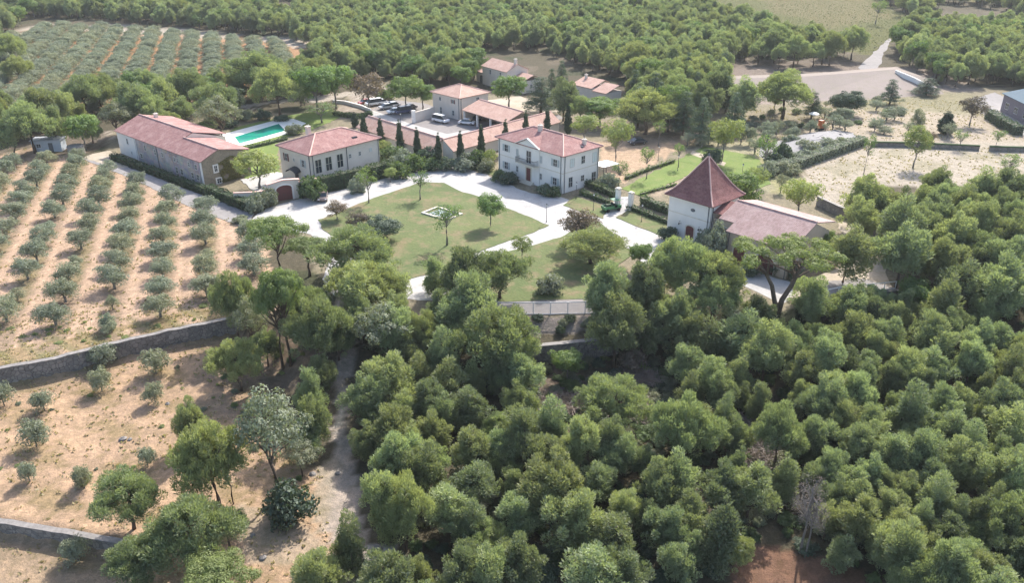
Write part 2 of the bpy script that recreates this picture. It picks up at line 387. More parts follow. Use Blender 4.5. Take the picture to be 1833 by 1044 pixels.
# sandy garden on the right
paint([(1455,262),(1560,255),(1900,255),(1900,345),(1700,340),(1560,330),(1500,390),(1440,320)], (.60,.52,.43), .9)
for q in ([(1470,300),(1530,285),(1560,300),(1500,318)], [(1640,285),(1700,290),(1690,312),(1630,300)], [(1720,270),(1790,275),(1780,290),(1715,285)], [(1570,272),(1620,268),(1630,280),(1580,286)], [(1500,340),(1560,322),(1580,338),(1530,365)], [(1760,300),(1830,300),(1830,320),(1770,318)]): paint(q, (.36,.33,.20), .45)
paint([(1540,195),(1680,190),(1760,215),(1900,255),(1560,255),(1440,240),(1480,215)], (.60,.50,.40), .8)
paint([(1480,170),(1690,160),(1790,180),(1760,205),(1560,200)], (.36,.33,.20), .7)
paint([(1230,262),(1330,250),(1420,262),(1430,330),(1350,350),(1290,290)], (.50,.46,.30), .8)
paint([(1350,275),(1420,300),(1440,360),(1390,350)], (.42,.40,.20), .7)
paint([(1070,255),(1150,240),(1235,225),(1260,245),(1180,285),(1110,325),(1078,310)], (.66,.47,.33), .9)
paint([(930,200),(1060,215),(1230,222),(1230,240),(1060,245),(930,215)], (.38,.31,.23), .8)
paint([(1150,330),(1230,300),(1250,330),(1180,352)], (.56,.44,.33), .8)
paint([(600,205),(640,165),(700,150),(730,165),(690,190),(640,215)], (.46,.38,.32), .8)
paint([(620,192),(665,165),(690,150),(700,155),(650,195)], (.62,.53,.45), .9)
for q in ([(130,46),(210,44),(330,52),(400,60),(430,70),(330,66),(130,56)], [(470,62),(570,62),(575,88),(520,84),(470,74)], [(540,175),(640,160),(640,168),(560,185)],
          [(-60,120),(10,72),(60,45),(66,50),(20,80),(-40,125)], [(340,195),(440,185),(540,172),(540,178),(440,195),(350,205)], [(150,255),(200,235),(205,250),(165,262)]):
    paint(q, (.60,.52,.44), .9)
paint([(505,0),(520,0),(524,30),(508,30)], (.56,.42,.34), .9)
paint([(-50,225),(200,235),(190,262),(150,280),(60,262),(-60,290)], (.24,.19,.15), .8)
paint([(1240,105),(1540,110),(1560,130),(1240,140)], (.27,.215,.18), .8)

paint([(1650,35),(1740,30),(1740,62),(1660,62)], (.40,.35,.28), .8)
paint(VINE, (.16,.165,.05)); paint([(1340,-40),(1500,-40),(1600,30),(1500,50),(1380,20)], (.30,.215,.12), .4)
paint([(1690,-60),(1900,-60),(1900,8),(1740,4)], (.27,.25,.10))
paint([(905,-60),(1030,-60),(1010,4),(920,4)], (.32,.29,.10))
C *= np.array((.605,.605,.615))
nx, ny = len(xs), len(ys)
me = bpy.data.meshes.new('terrain')
V = np.stack([X, Y, Z], -1).reshape(-1, 3)
idx = np.arange(nx*ny).reshape(ny, nx)
Fc = np.stack([idx[:-1, :-1], idx[:-1, 1:], idx[1:, 1:], idx[1:, :-1]], -1).reshape(-1, 4)
me.vertices.add(len(V)); me.vertices.foreach_set('co', V.ravel().astype(np.float32))
me.loops.add(len(Fc)*4); me.loops.foreach_set('vertex_index', Fc.ravel().astype(np.int32))
me.polygons.add(len(Fc)); me.polygons.foreach_set('loop_start', np.arange(0, len(Fc)*4, 4, dtype=np.int32)); me.polygons.foreach_set('loop_total', np.full(len(Fc), 4, dtype=np.int32))
ca = me.attributes.new('soil', 'FLOAT_COLOR', 'POINT')
ca.data.foreach_set('color', np.concatenate([C.reshape(-1, 3), np.ones((nx*ny, 1))], 1).ravel().astype(np.float32))
me.polygons.foreach_set('use_smooth', [True]*len(Fc)); me.update()
m, nt, out = new_mat('soil_and_forest_floor'); co = wpos(nt)
a = nt.nodes.new('ShaderNodeAttribute'); a.attribute_name = 'soil'
n1 = noise(nt, .35, co, 7, .7); n2_ = noise(nt, 2.2, co, 6, .75); n3 = noise(nt, 9, co, 3, .7)
col = mixc(nt, ramp(nt, n1, .40, .60, 0, .75), a.outputs['Color'], mixc(nt, 1.0, a.outputs['Color'], (.76,.78,.72), 'MULTIPLY'))
nb = noise(nt, 1.1, co, 8, .8)
col = mixc(nt, ramp(nt, nb, .50, .60, 0, .8), col, mixc(nt, 1.0, a.outputs['Color'], (1.32,1.28,1.2), 'MULTIPLY'))
col = mixc(nt, ramp(nt, nb, .47, .38, 0, .7), col, mixc(nt, 1.0, a.outputs['Color'], (.62,.66,.52), 'MULTIPLY'))
col = mixc(nt, ramp(nt, n3, .52, .66, 0, .6), col, mixc(nt, 1.0, a.outputs['Color'], (.5,.5,.42), 'MULTIPLY'))
princ(nt, out, col, .95, bump(nt, n2_, .6, .4), .1)
me.materials.append(m); to = bpy.data.objects.new('terrain', me); COL.objects.link(to); tag(to, kind='structure')
# ------------------------------------------------------------------ flat sheets on the estate ground
def sheet(name, poly, z, mat, rough=.25, thick=None, kind='structure', step=1.2):
    P = [U(a, b, 0)[:2] for a, b in poly]; Q = []
    for i in range(len(P)):
        a, b = np.array(P[i]), np.array(P[(i+1) % len(P)]); n = max(1, int(np.linalg.norm(b-a)/step)) if rough else 1
        for k in range(n):
            q = a+(b-a)*k/n
            if k and rough: q = q+rng.normal(size=2)*rough
            Q.append((q[0], q[1]))
    area = sum(Q[i][0]*Q[(i+1) % len(Q)][1]-Q[(i+1) % len(Q)][0]*Q[i][1] for i in range(len(Q)))
    if area < 0: Q = Q[::-1]
    mb = MB(); mb.prism(Q, z-(thick or .25), z)
    me = bpy.data.meshes.new(name); me.from_pydata(mb.v, [], mb.f)
    bm = bmesh.new(); bm.from_mesh(me); bmesh.ops.triangulate(bm, faces=[f for f in bm.faces if len(f.verts) > 4]); bm.to_mesh(me); bm.free()
    auto_uv(me); me.materials.append(mat)
    o = bpy.data.objects.new(name, me); COL.objects.link(o); return tag(o, kind=kind)
sheet('driveway', DRIVE, .03, drive_m, .18)
sheet('field_track', [(1545,128),(1536,121),(1556,102),(1584,73),(1592,68),(1596,71),(1580,100),(1570,128)], .03, road_m, .3, step=4)
sheet('lane', [(140,282),(190,286),(250,306),(330,338),(400,362),(455,383),(440,410),(395,392),(330,366),(250,326),(180,298)], .045, road_m, .12)
sheet('pale_verge', [(196,270),(165,276),(150,283),(205,300),(235,300)], .06, sandg_m, .15)
sheet('lawn', [(569,394),(600,384),(645,364),(714,340),(756,326),(795,328),(822,342),(869,356),(912,375),(983,404),(945,420),(893,438),(850,454),(838,466),(786,488),(752,495),(719,504),(692,496),(665,480),(640,462),(612,455),(596,440),(600,425),(578,412)], .10, lawn_m, .12)
sheet('lower_lawn', [(862,470),(905,452),(955,440),(1003,426),(1040,404),(1062,392),(1080,404),(1108,430),(1132,455),(1100,480),(1090,520),(1085,534),(985,538),(893,541),(850,520),(850,490)], .10, lawn_m, .12)
sheet('fence_path', [(840,541),(893,540),(985,537),(1085,533),(1095,562),(1078,563),(893,564.5),(835,566)], .06, yard_m, .1)
sheet('villa_lawn', [(1008,368),(1030,352),(1060,362),(1088,372),(1080,392),(1055,386)], .10, lawn_m, .1)
sheet('tower_lawn', [(1102,390),(1125,376),(1196,402),(1200,428),(1180,422)], .10, lawn_m, .1)
sheet('garden_lawn', [(1112,338),(1190,298),(1262,262),(1370,305),(1380,330),(1330,350),(1270,300),(1215,322),(1150,352)], .06, lawn_g, .2)
sheet('back_lawn', [(1215,288),(1270,264),(1350,280),(1372,300),(1320,330),(1262,300)], .075, lawn_g, .2)
sheet('garden_path', [(1235,276),(1240,270),(1300,292),(1296,298)], .09, sandg_m, .08)
sheet('pool_lawn', [(392,248),(420,228),(520,206),(590,196),(620,205),(560,232),(498,250),(500,320),(440,330),(430,280)], .06, lawn_g, .2)
sheet('shrubbery_bed', [(680,262),(740,262),(800,290),(880,290),(888,316),(835,299),(770,299),(700,313),(676,320)], .06, lawn_m, .15)
sheet('courtyard', [(648,205),(700,178),(760,185),(830,210),(905,226),(1000,205),(1010,212),(806,262),(792,262),(700,232)], .05, yard_m, .05)
sheet('court_path', [(648,206),(668,198),(735,222),(800,240),(850,231),(880,240),(806,264),(700,236)], .07, drive_m, .05)
sheet('gateway_paving', [(430,322),(495,308),(520,312),(540,345),(500,352),(450,340)], .085, drive_m, .1)
sheet('carport_apron', [(870,180),(930,172),(1010,200),(950,206)], .06, sandg_m, .1)
sheet('yard_track', [(1780,165),(1833,190),(1900,225),(1900,260),(1833,244),(1760,205),(1740,178)], .06, road_m, .15)
sheet('lower_terrace_paving', [(1500,400),(1545,396),(1580,440),(1590,500),(1600,518),(1500,528),(1440,544),(1415,532),(1450,500),(1530,470)], .05, sandg_m, .15)
sheet('shaded_paving', [(1478,505),(1545,500),(1600,516),(1500,527),(1470,530)], .07, road_m, .1)  # grey sheet over the pale paving, shade put into its colour
# ------------------------------------------------------------------ buildings
class Side:
    """a wall plane of a building: 'L' is x = off facing -x (runs along y), 'R' is y = off facing -y (runs along x)"""
    def __init__(s, side, off=0.0): s.s, s.o = side, off
    def box(s, mb, a0, a1, d0, d1, z0, z1):
        if s.s == 'L': return mb.box(s.o-d1, s.o-d0, a0, a1, z0, z1)
        return mb.box(a0, a1, s.o-d1, s.o-d0, z0, z1)
    def pt(s, a, d, z): return (s.o-d, a, z) if s.s == 'L' else (a, s.o-d, z)
def window(root, sd, a, z, w, h, shutters=None, name='window', pane=None, bars=True, surround=None, fw=.09):
    mb = MB()
    sd.box(mb, a-w/2-fw, a-w/2, 0, .07, z-fw, z+h+fw); sd.box(mb, a+w/2, a+w/2+fw, 0, .07, z-fw, z+h+fw)
    sd.box(mb, a-w/2, a+w/2, 0, .07, z+h, z+h+fw); sd.box(mb, a-w/2, a+w/2, 0, .12, z-fw, z)
    if bars: sd.box(mb, a-.03, a+.03, .02, .055, z, z+h); sd.box(mb, a-w/2, a-.03, .02, .05, z+h*.5-.025, z+h*.5+.025); sd.box(mb, a+.03, a+w/2, .02, .05, z+h*.5-.025, z+h*.5+.025)
    o = mk(name, mb, surround or frame_m, root)
    g = MB(); sd.box(g, a-w/2, a+w/2, 0, .015, z, z+h); mk('pane', g, pane or glass_m, o)
    if shutters:
        for sg in (-1, 1):
            m = MB(); c = a+sg*(w/2+fw+w*.25+.02); sd.box(m, c-w*.25, c+w*.25, .01, .06, z-.05, z+h+.05)
            for k in range(5): sd.box(m, c-w*.2, c+w*.2, .06, .075, z+h*(k+.2)/5, z+h*(k+.7)/5)
            mk('shutter', m, shutters, o)
    return o
def arched(sd, mb, a, z, w, h, d0, d1, n=10):
    """solid arched panel on a wall"""
    pts = [(a-w/2, z), (a+w/2, z)]+[(a+w/2*math.cos(t), z+h-w*.25+w*.25*math.sin(t)) for t in [math.pi*k/n for k in range(n+1)]]
    nn = len(pts); vs = [sd.pt(p[0], d0, p[1]) for p in pts]+[sd.pt(p[0], d1, p[1]) for p in pts]
    fs = [tuple(range(nn)), tuple(range(2*nn-1, nn-1, -1))]+[(i, nn+i, nn+(i+1) % nn, (i+1) % nn) for i in range(nn)]
    mb.add(vs, fs)
def fixn(o):
    bm = bmesh.new(); bm.from_mesh(o.data); bmesh.ops.recalc_face_normals(bm, faces=bm.faces); bm.to_mesh(o.data); bm.free()
    if o.data.uv_layers: o.data.uv_layers.remove(o.data.uv_layers[0])
    auto_uv(o.data); return o
def arch_door(root, sd, a, z, w, h, name='door', mat=None, sur=None, sw=.22):
    m = MB(); arched(sd, m, a, z, w+2*sw, h+sw, 0, .06); o = fixn(mk(name+'_surround' if name != 'door' else 'door', m, sur or trim_m, root))
    m = MB(); arched(sd, m, a, z, w, h, .061, .09)
    p = fixn(mk('panel', m, mat or wood_m, o))
    m = MB()
    for k in range(1, 5): sd.box(m, a-w/2+w*k/5-.012, a-w/2+w*k/5+.012, .09, .1, z+.05, z+h*.8)
    mk('batten', m, iron_m, o); return o
def hip(x0, x1, y0, y1, z, rise, inset=None):
    mb = MB(); dx, dy = x1-x0, y1-y0; r = min(dx, dy)/2 if inset is None else inset
    if dy >= dx: a, b = ((x0+x1)/2, y0+r), ((x0+x1)/2, y1-r)
    else: a, b = (x0+r, (y0+y1)/2), (x1-r, (y0+y1)/2)
    t = .16
    v = [(x0,y0,z),(x1,y0,z),(x1,y1,z),(x0,y1,z),(a[0],a[1],z+rise),(b[0],b[1],z+rise),(x0,y0,z-t),(x1,y0,z-t),(x1,y1,z-t),(x0,y1,z-t)]
    if dy >= dx: f = [(0,1,4),(1,2,5,4),(2,3,5),(3,0,4,5)]
    else: f = [(0,1,5,4),(1,2,5),(2,3,4,5),(3,0,4)]
    f += [(9,8,7,6),(0,6,7,1),(1,7,8,2),(2,8,9,3),(3,9,6,0)]
    mb.add(v, f); rd = MB()
    for c in ((x0,y0),(x1,y0)) : rd.tube([(c[0],c[1],z+.03),(a[0] if dy >= dx else (a[0] if c[0]==x0 else b[0]), a[1] if dy >= dx else (a[1] if c[0]==x0 else b[1]), z+rise+.03)], [.13,.13], 6)
    for c in ((x0,y1),(x1,y1)) : rd.tube([(c[0],c[1],z+.03),(b[0] if dy >= dx else (a[0] if c[0]==x0 else b[0]), b[1] if dy >= dx else (a[1] if c[0]==x0 else b[1]), z+rise+.03)], [.13,.13], 6)
    if (a[0]-b[0])**2+(a[1]-b[1])**2 > .1: rd.tube([(a[0],a[1],z+rise+.04),(b[0],b[1],z+rise+.04)], [.14,.14], 6)
    return mb, rd
def downpipe(root, x, y, z1, z0=0.0):
    m = MB(); m.tube([(x, y, z0), (x, y, z1)], [.07, .07], 6); m.box(x-.12, x+.12, y-.12, y+.12, z1-.25, z1); return mk('downpipe', m, lead_m, root)
def chimney(root, x, y, z0, z1, w=.6, mat=None):
    m = MB(); m.box(x-w/2, x+w/2, y-w/2, y+w/2, z0, z1); m.box(x-w/2-.08, x+w/2+.08, y-w/2-.08, y+w/2+.08, z1, z1+.12)
    for k in (-.25, .25): m.tube([(x+k*w, y, z1+.12), (x+k*w, y, z1+.4)], [.09, .07], 6)
    return mk('chimney', m, mat or render_c, root)
Ls, Rs = Side('L'), Side('R')
# --- main villa
def villa():
    r = empty('villa', (9.45, 145.55, 0), R(42.2)); W, LL, H = 9.9, 18.1, 7.45
    tag(r, 'two storey white villa with red hipped roof, pediment and balcony', 'villa')
    mb = MB(); mb.box(0, W, 0, LL, 0, H-.1)
    # central avant-corps under the pediment
    mk('wall', mb, render_w, r)
    m = MB(); m.box(-.16, 0, LL*.34, LL*.66, 0, H-.25); mk('front_bay', m, render_w, r)
    m = MB(); m.box(-.06, W+.06, -.06, LL+.06, 3.85, 4.0); m.box(-.2, W+.1, -.1, LL+.1, H-.25, H-.12)
    m.box(-.2, -.16, LL*.34-.04, LL*.66+.04, 3.86, 3.99); mk('string_course', m, trim_m, r)
    rf, rd = hip(-.55, W+.55, -.55, LL+.55, H, 2.15); ro = mk('roof', rf, tile_red, r); mk('ridge_tiles', rd, ridge_m, ro)
    # pediment: small gable standing forward of the roof
    y0, y1, zc = LL*.33, LL*.67, H+1.35; ym = (y0+y1)/2
    m = MB(); m.add([(-.5,y0,H-.1),(-.5,y1,H-.1),(-.5,ym,zc),(3.0,y0,H-.1),(3.0,y1,H-.1),(3.0,ym,zc)], [(0,2,1),(3,4,5),(0,1,4,3),(1,2,5,4),(2,0,3,5)])
    p = fixn(mk('pediment', m, render_w, r))
    m = MB()
    for (ya, yb) in ((y0-.35, ym), (y1+.35, ym)):
        m.slab([(-.75,ya,H-.02),(3.4,ya,H-.02),(3.4,yb,zc+.16),(-.75,yb,zc+.16)], .1)
    fixn(mk('gable_roof', m, tile_red, p))
    m = MB()
    for (ya, yb) in ((y0-.35, ym), (y1+.35, ym)):
        m.slab([(-.80,ya,H+.06),(-.45,ya,H+.06),(-.45,yb,zc+.26),(-.80,yb,zc+.26)], .14)
    fixn(mk('raking_cornice', m, render_w, p))
    for fy in (.11, .87):
        window(r, Ls, LL*fy, 4.95, .95, 1.3, shut_m); window(r, Ls, LL*fy, 1.35, .95, 1.35, shut_m)
    for fy in (.32, .69):
        window(r, Ls, LL*fy, 4.75, .5, 1.3, None, pane=shut_m); window(r, Ls, LL*fy, 1.5, .5, 1.1, None)
    BL = Side('L', -.16)
    d = window(r, BL, LL*.5, 4.05, 1.25, 2.35, None, name='balcony_door'); 
    m = MB(); m.box(-1.35, -.17, LL*.5-2.7, LL*.5+2.7, 3.86, 4.02)
    b = mk('balcony', m, trim_m, r); m = MB()
    for k in range(28): yy = LL*.5-2.62+5.24*k/27; m.box(-1.31, -1.28, yy-.015, yy+.015, 4.02, 4.95)
    for yy in (LL*.5-2.64, LL*.5+2.62):
        for k in range(6): m.box(-1.28+k*.2, -1.25+k*.2, yy-.012, yy+.012, 4.02, 4.95)
        m.box(-1.32, -.18, yy-.02, yy+.02, 4.95, 5.0)
    m.box(-1.33, -1.27, LL*.5-2.64, LL*.5+2.64, 4.95, 5.01); mk('railing', m, iron_m, b)
    m = MB(); BL.box(m, LL*.5-.85, LL*.5-.62, 0, .1, .45, 3.3); BL.box(m, LL*.5+.62, LL*.5+.85, 0, .1, .45, 3.3); BL.box(m, LL*.5-.62, LL*.5+.62, 0, .1, 3.05, 3.3)
    dr = mk('door', m, trim_m, r); m = MB(); BL.box(m, LL*.5-.62, LL*.5+.62, 0, .05, .45, 3.05)
    for sg in (-1, 1):
        for zz in (.6, 1.8): BL.box(m, LL*.5+sg*.31-.2, LL*.5+sg*.31+.2, .05, .07, zz, zz+1.0)
    mk('panel', m, wood_m, dr)
    m = MB()
    for k in range(3): m.box(-.16-.35*(3-k), -.16-.35*(2-k), LL*.5-1.6, LL*.5+1.6, 0, .15*(k+1))
    mk('entrance_steps', m, trim_m, r)
    for fx, ww, hh, z, mt in ((.25, 1.0, 1.5, 4.8, shut_pale), (.55, .9, 1.4, 4.9, None), (.88, 1.1, 1.8, 4.6, shut_pale), (.22, .95, 1.9, .9, None), (.87, 1.1, 2.2, .3, None), (.55, .8, 1.1, 1.4, None)):
        window(r, Rs, W*fx, z, ww, hh, None, pane=mt)
    for (x, y) in ((-.1, .45), (.45, -.1), (W-.3, -.1), (-.1, LL-.35)): downpipe(r, x, y, H-.15)
    chimney(r, 4.3, 10.6, H+1.5, H+2.9, .7); chimney(r, 6.9, 1.2, H+.2, H+1.5, .6)
    v = MB(); v.box(5.4, 5.9, .35, .75, H+.1, H+.65); mk('roof_vent', v, lead_m, r)
    return r
villa()
# terrace awning beside the villa
t = empty('terrace_awning', U(1083, 316)[:2]+(0,), R(42)); tag(t, 'white flat canopy on thin posts beside the right wall of the villa', 'awning')
m = MB(); m.slab([(-2.3,-1.6,2.75),(2.3,-1.6,2.6),(2.3,1.8,2.6),(-2.3,1.8,2.75)], .06); mk('canopy_cloth', m, white_p, t)
for x, y in ((-2.2,-1.5),(2.2,-1.5),(2.2,1.7),(-2.2,1.7)):
    m = MB(); m.box(x-.05, x+.05, y-.05, y+.05, 0, 2.55); mk('post', m, iron_m, t)
# --- guest house with hipped roof
def guest_house():
    rz = R(48.2); u = Vector((math.cos(rz), math.sin(rz))); H = 6.6
    n = U(553.9, 279, H); W, LL = 16.6, 10.3
    off = .45; nx_, ny_ = n[0]+(u.x-u.y)*off, n[1]+(u.y+u.x)*off
    r = empty('guest_house', (nx_, ny_, 0), rz)
    tag(r, 'cream house with red hipped roof and three tall openings, between the pool and the hedge', 'house')
    m = MB(); m.box(0, W, 0, LL, 0, H-.1); mk('wall', m, render_c, r)
    m = MB(); m.box(-.05, W+.05, -.05, LL+.05, H-1.15, H-1.03); m.box(-.2, W+.2, -.2, LL+.2, H-.2, H-.1); mk('cornice', m, trim_m, r)
    rf, rd = hip(-.5, W+.5, -.5, LL+.5, H, 2.2); ro = mk('roof', rf, tile_red, r); mk('ridge_tiles', rd, ridge_m, ro)
    for a in (1.6, 4.0, 6.7): 
        o = window(r, Rs, a, 2.7, 1.35, 2.6, None, surround=trim_m, fw=.16)
    for a in (9.2, 11.6): window(r, Rs, a, 4.0, .45, .75, None)
    window(r, Rs, 14.4, 4.3, .5, .55, None, pane=shut_pale)
    window(r, Ls, 2.6, 3.7, .75, 1.35, shut_m); window(r, Ls, 8.2, 3.9, .75, 1.4, wood_m); window(r, Ls, 5.6, 4.3, .4, .5, None)
    window(r, Ls, 2.2, .9, .8, 1.2, None)
    arch_door(r, Ls, 5.1, 0, 1.2, 2.3, mat=iron_m)
    m = MB()
    for k in range(8):
        t0, t1 = math.pi*k/8, math.pi*(k+1)/8
        m.slab([(-.05, 5.1+1.5*math.cos(t0), 2.55+.8*math.sin(t0)), (-1.5, 5.1+1.6*math.cos(t0), 2.25+.7*math.sin(t0)), (-1.5, 5.1+1.6*math.cos(t1), 2.25+.7*math.sin(t1)), (-.05, 5.1+1.5*math.cos(t1), 2.55+.8*math.sin(t1))], .03)
    fixn(mk('awning', m, iron_m, r))
    for (x, y) in ((.4, -.1), (W-.25, -.1), (-.1, .4), (W/2+.1, -.1)): downpipe(r, x, y, H-.15)
    chimney(r, 5.3, 7.6, H+1.2, H+3.1, .8); v = MB(); v.box(11.2, 12.3, 1.2, 1.8, H+.55, H+.9); mk('skylight', v, glass_m, r)
guest_house()
# --- long farmhouse with painted front
def mural_mat():
    m, nt, out = new_mat('painted_facade'); uv = coord(nt, 'UV')
    br = nt.nodes.new('ShaderNodeTexBrick'); br.inputs['Scale'].default_value = .42; br.inputs['Mortar Size'].default_value = .012
    br.inputs['Color1'].default_value = (.50,.36,.27,1); br.inputs['Color2'].default_value = (.24,.24,.28,1); br.inputs['Mortar'].default_value = (.24,.22,.22,1)
    br.inputs['Bias'].default_value = -.1; L(nt, uv, br.inputs['Vector'])
    vo = nt.nodes.new('ShaderNodeTexVoronoi'); vo.distance = 'CHEBYCHEV'; vo.inputs['Scale'].default_value = .55; L(nt, uv, vo.inputs['Vector'])
    wv = nt.nodes.new('ShaderNodeTexWave'); wv.inputs['Scale'].default_value = .35; wv.inputs['Distortion'].default_value = 9; wv.inputs['Detail'].default_value = 3; L(nt, uv, wv.inputs['Vector'])
    hs = nt.nodes.new('ShaderNodeHueSaturation'); hs.inputs['Saturation'].default_value = .35; hs.inputs['Value'].default_value = .55; L(nt, vo.outputs['Color'], hs.inputs['Color'])
    c = mixc(nt, .38, br.outputs[0], hs.outputs[0])
    c = mixc(nt, ramp(nt, wv.outputs['Fac'], .62, .85, 0, .5), c, (.30,.29,.33))
    c = mixc(nt, ramp(nt, noise(nt, .5, uv, 5, .6), .45, .62, 0, .35), c, (.56,.46,.38))
    princ(nt, out, c, .9); return m
mural = mural_mat()
def farmhouse():
    H = 5.2; rz = R(48.6); u = Vector((math.cos(rz), math.sin(rz)))
    n = U(359.5, 289, H); N0 = (n[0]+.2*u.x-.3*u.y, n[1]+.2*u.y+.3*u.x); LL, W = 35.3, 10.2
    r = empty('long_farmhouse', (N0[0], N0[1], 0), rz)
    tag(r, 'long farmhouse with mottled red roof, painted front wall and ochre stone gable end', 'farmhouse')
    yb = LL*.36     # the deeper part starts here
    xr, zr = W*.36, H+1.55; xd, zd = W*.56, H+2.25
    m = MB(); m.box(0, W, 0, yb, 0, H-.1); m.add([(0,.0,H-.1),(W,.0,H-.1),(xr,.0,zr-.15),(0,yb,H-.1),(W,yb,H-.1),(xr,yb,zr-.15)], [(0,1,2),(5,4,3),(0,2,5,3),(1,4,5,2)])
    m.box(0, W*1.25, yb+.001, LL, 0, H-.1)
    m.add([(0,yb+.001,H-.1),(W*1.25,yb+.001,H-.1),(xd,yb+.001,zd-.2),(0,LL,H-.1),(W*1.25,LL,H-.1),(xd,LL,zd-.2)], [(0,1,2),(5,4,3),(0,2,5,3),(1,4,5,2)])
    fixn(mk('wall', m, render_c, r))
    m = MB(); m.box(-.02, 0, LL*.765, LL+.01, 0, H-.12); mk('white_wall', m, render_w, r)
    m = MB(); m.box(-.03, 0, .0, LL*.762, 0, H-.12); mk('painted_wall', m, mural, r)
    m = MB(); m.add([(0,-.03,0),(W,-.03,0),(W,-.03,H-.12),(xr,-.03,zr-.22),(0,-.03,H-.12),(0,0,0),(W,0,0),(W,0,H-.12),(xr,0,zr-.22),(0,0,H-.12)],
                    [(0,1,2,3,4),(9,8,7,6,5),(0,5,6,1),(1,6,7,2),(2,7,8,3),(3,8,9,4),(4,9,5,0)])
    fixn(mk('stone_gable', m, stone_och, r))
    m = MB(); m.slab([(-.4,-.25,H-.14),(-.4,yb,H-.14),(xr,yb,zr),(xr,-.25,zr)], .14); m.slab([(xr,-.25,zr),(xr,yb,zr),(W+.4,yb,H+.15),(W+.4,-.25,H+.15)], .14)
    k = (zd-(H-.14))/(xd+.4)
    m.slab([(-.4,yb,H-.14),(-.4,LL+.25,H-.14),(xd,LL+.25,zd),(xd,yb,zd)], .14); m.slab([(xd,yb,zd),(xd,LL+.25,zd),(W*1.25+.4,LL+.25,H+.5),(W*1.25+.4,yb,H+.5)], .14)
    ro = fixn(mk('roof', m, tile_red, r))
    m = MB(); m.tube([(xr,-.2,zr+.04),(xr,yb,zr+.04)], [.14,.14]); m.tube([(xd,yb,zd+.04),(xd,LL+.2,zd+.04)], [.14,.14]); mk('ridge_tiles', m, ridge_m, ro)
    m = MB(); m.box(-.16, -.031, 0.02, .55, 0, H-.13); mk('corner_pilaster', m, render_w, r); m = MB(); m.box(-.14, -.031, LL*.765-.3, LL*.765, 0, H-.13); mk('corner_pilaster', m, render_w, r)
    PL = Side('L', -.03)
    for a, z, ww, hh in ((2.3,3.0,.7,1.0),(5.0,3.1,.6,.9),(9.4,3.0,.55,.95),(10.6,3.0,.55,.95),(2.2,.9,.8,1.1),(4.2,.9,.8,1.1),(8.4,.7,.8,1.2),(10.4,.7,.8,1.2),(15.5,3.0,.6,.9),(18.5,2.9,.6,1.0),(22.8,2.9,.6,1.2),(25.2,.9,.9,.9)):
        window(r, PL, a, z, ww, hh, None, surround=trim_m if z < 2 else frame_m)
    window(r, Side('L', -.02), LL*.87, 2.9, .6, 1.1, None); window(r, Side('L', -.02), LL*.84, .9, .35, .5, None)
    GB = Side('R', -.03); window(r, GB, 2.7, 2.5, .6, 1.15, None, surround=render_w, fw=.28); window(r, GB, 3.0, .1, .8, .9, None, surround=render_w, fw=.28)
    window(r, GB, W-.9, 3.2, .5, .9, None, surround=render_w, fw=.25)
    # ochre creeper spreading over the gable
    g = np.random.default_rng(5); n = 3800; a = 3.2+g.beta(2.2, 2.6, n)*6.0; z = g.random(n)**.85*(4.9-np.abs(a-6)*.35)
    keep = (np.sin(a*2.1+z)+np.sin(z*2.7-a) > -1.1); a, z = a[keep], z[keep]
    P = np.stack([a, np.full(len(a), -.06)-g.random(len(a))*.16, z], 1); me = quads_mesh('creeper', leaf_quads(P, np.tile([0,-1.,.3],(len(a),1)), .26, .9, g), g.random(len(a)), lf_ivy)
    o = bpy.data.objects.new('creeper', me); COL.objects.link(o); o.parent = r
    for (x, y) in ((-.1, .7), (-.1, LL*.5), (-.1, LL*.765)): downpipe(r, x, y, H-.2)
    chimney(r, W*.75, LL*.9, H+1, H+2.6, .7)
farmhouse()
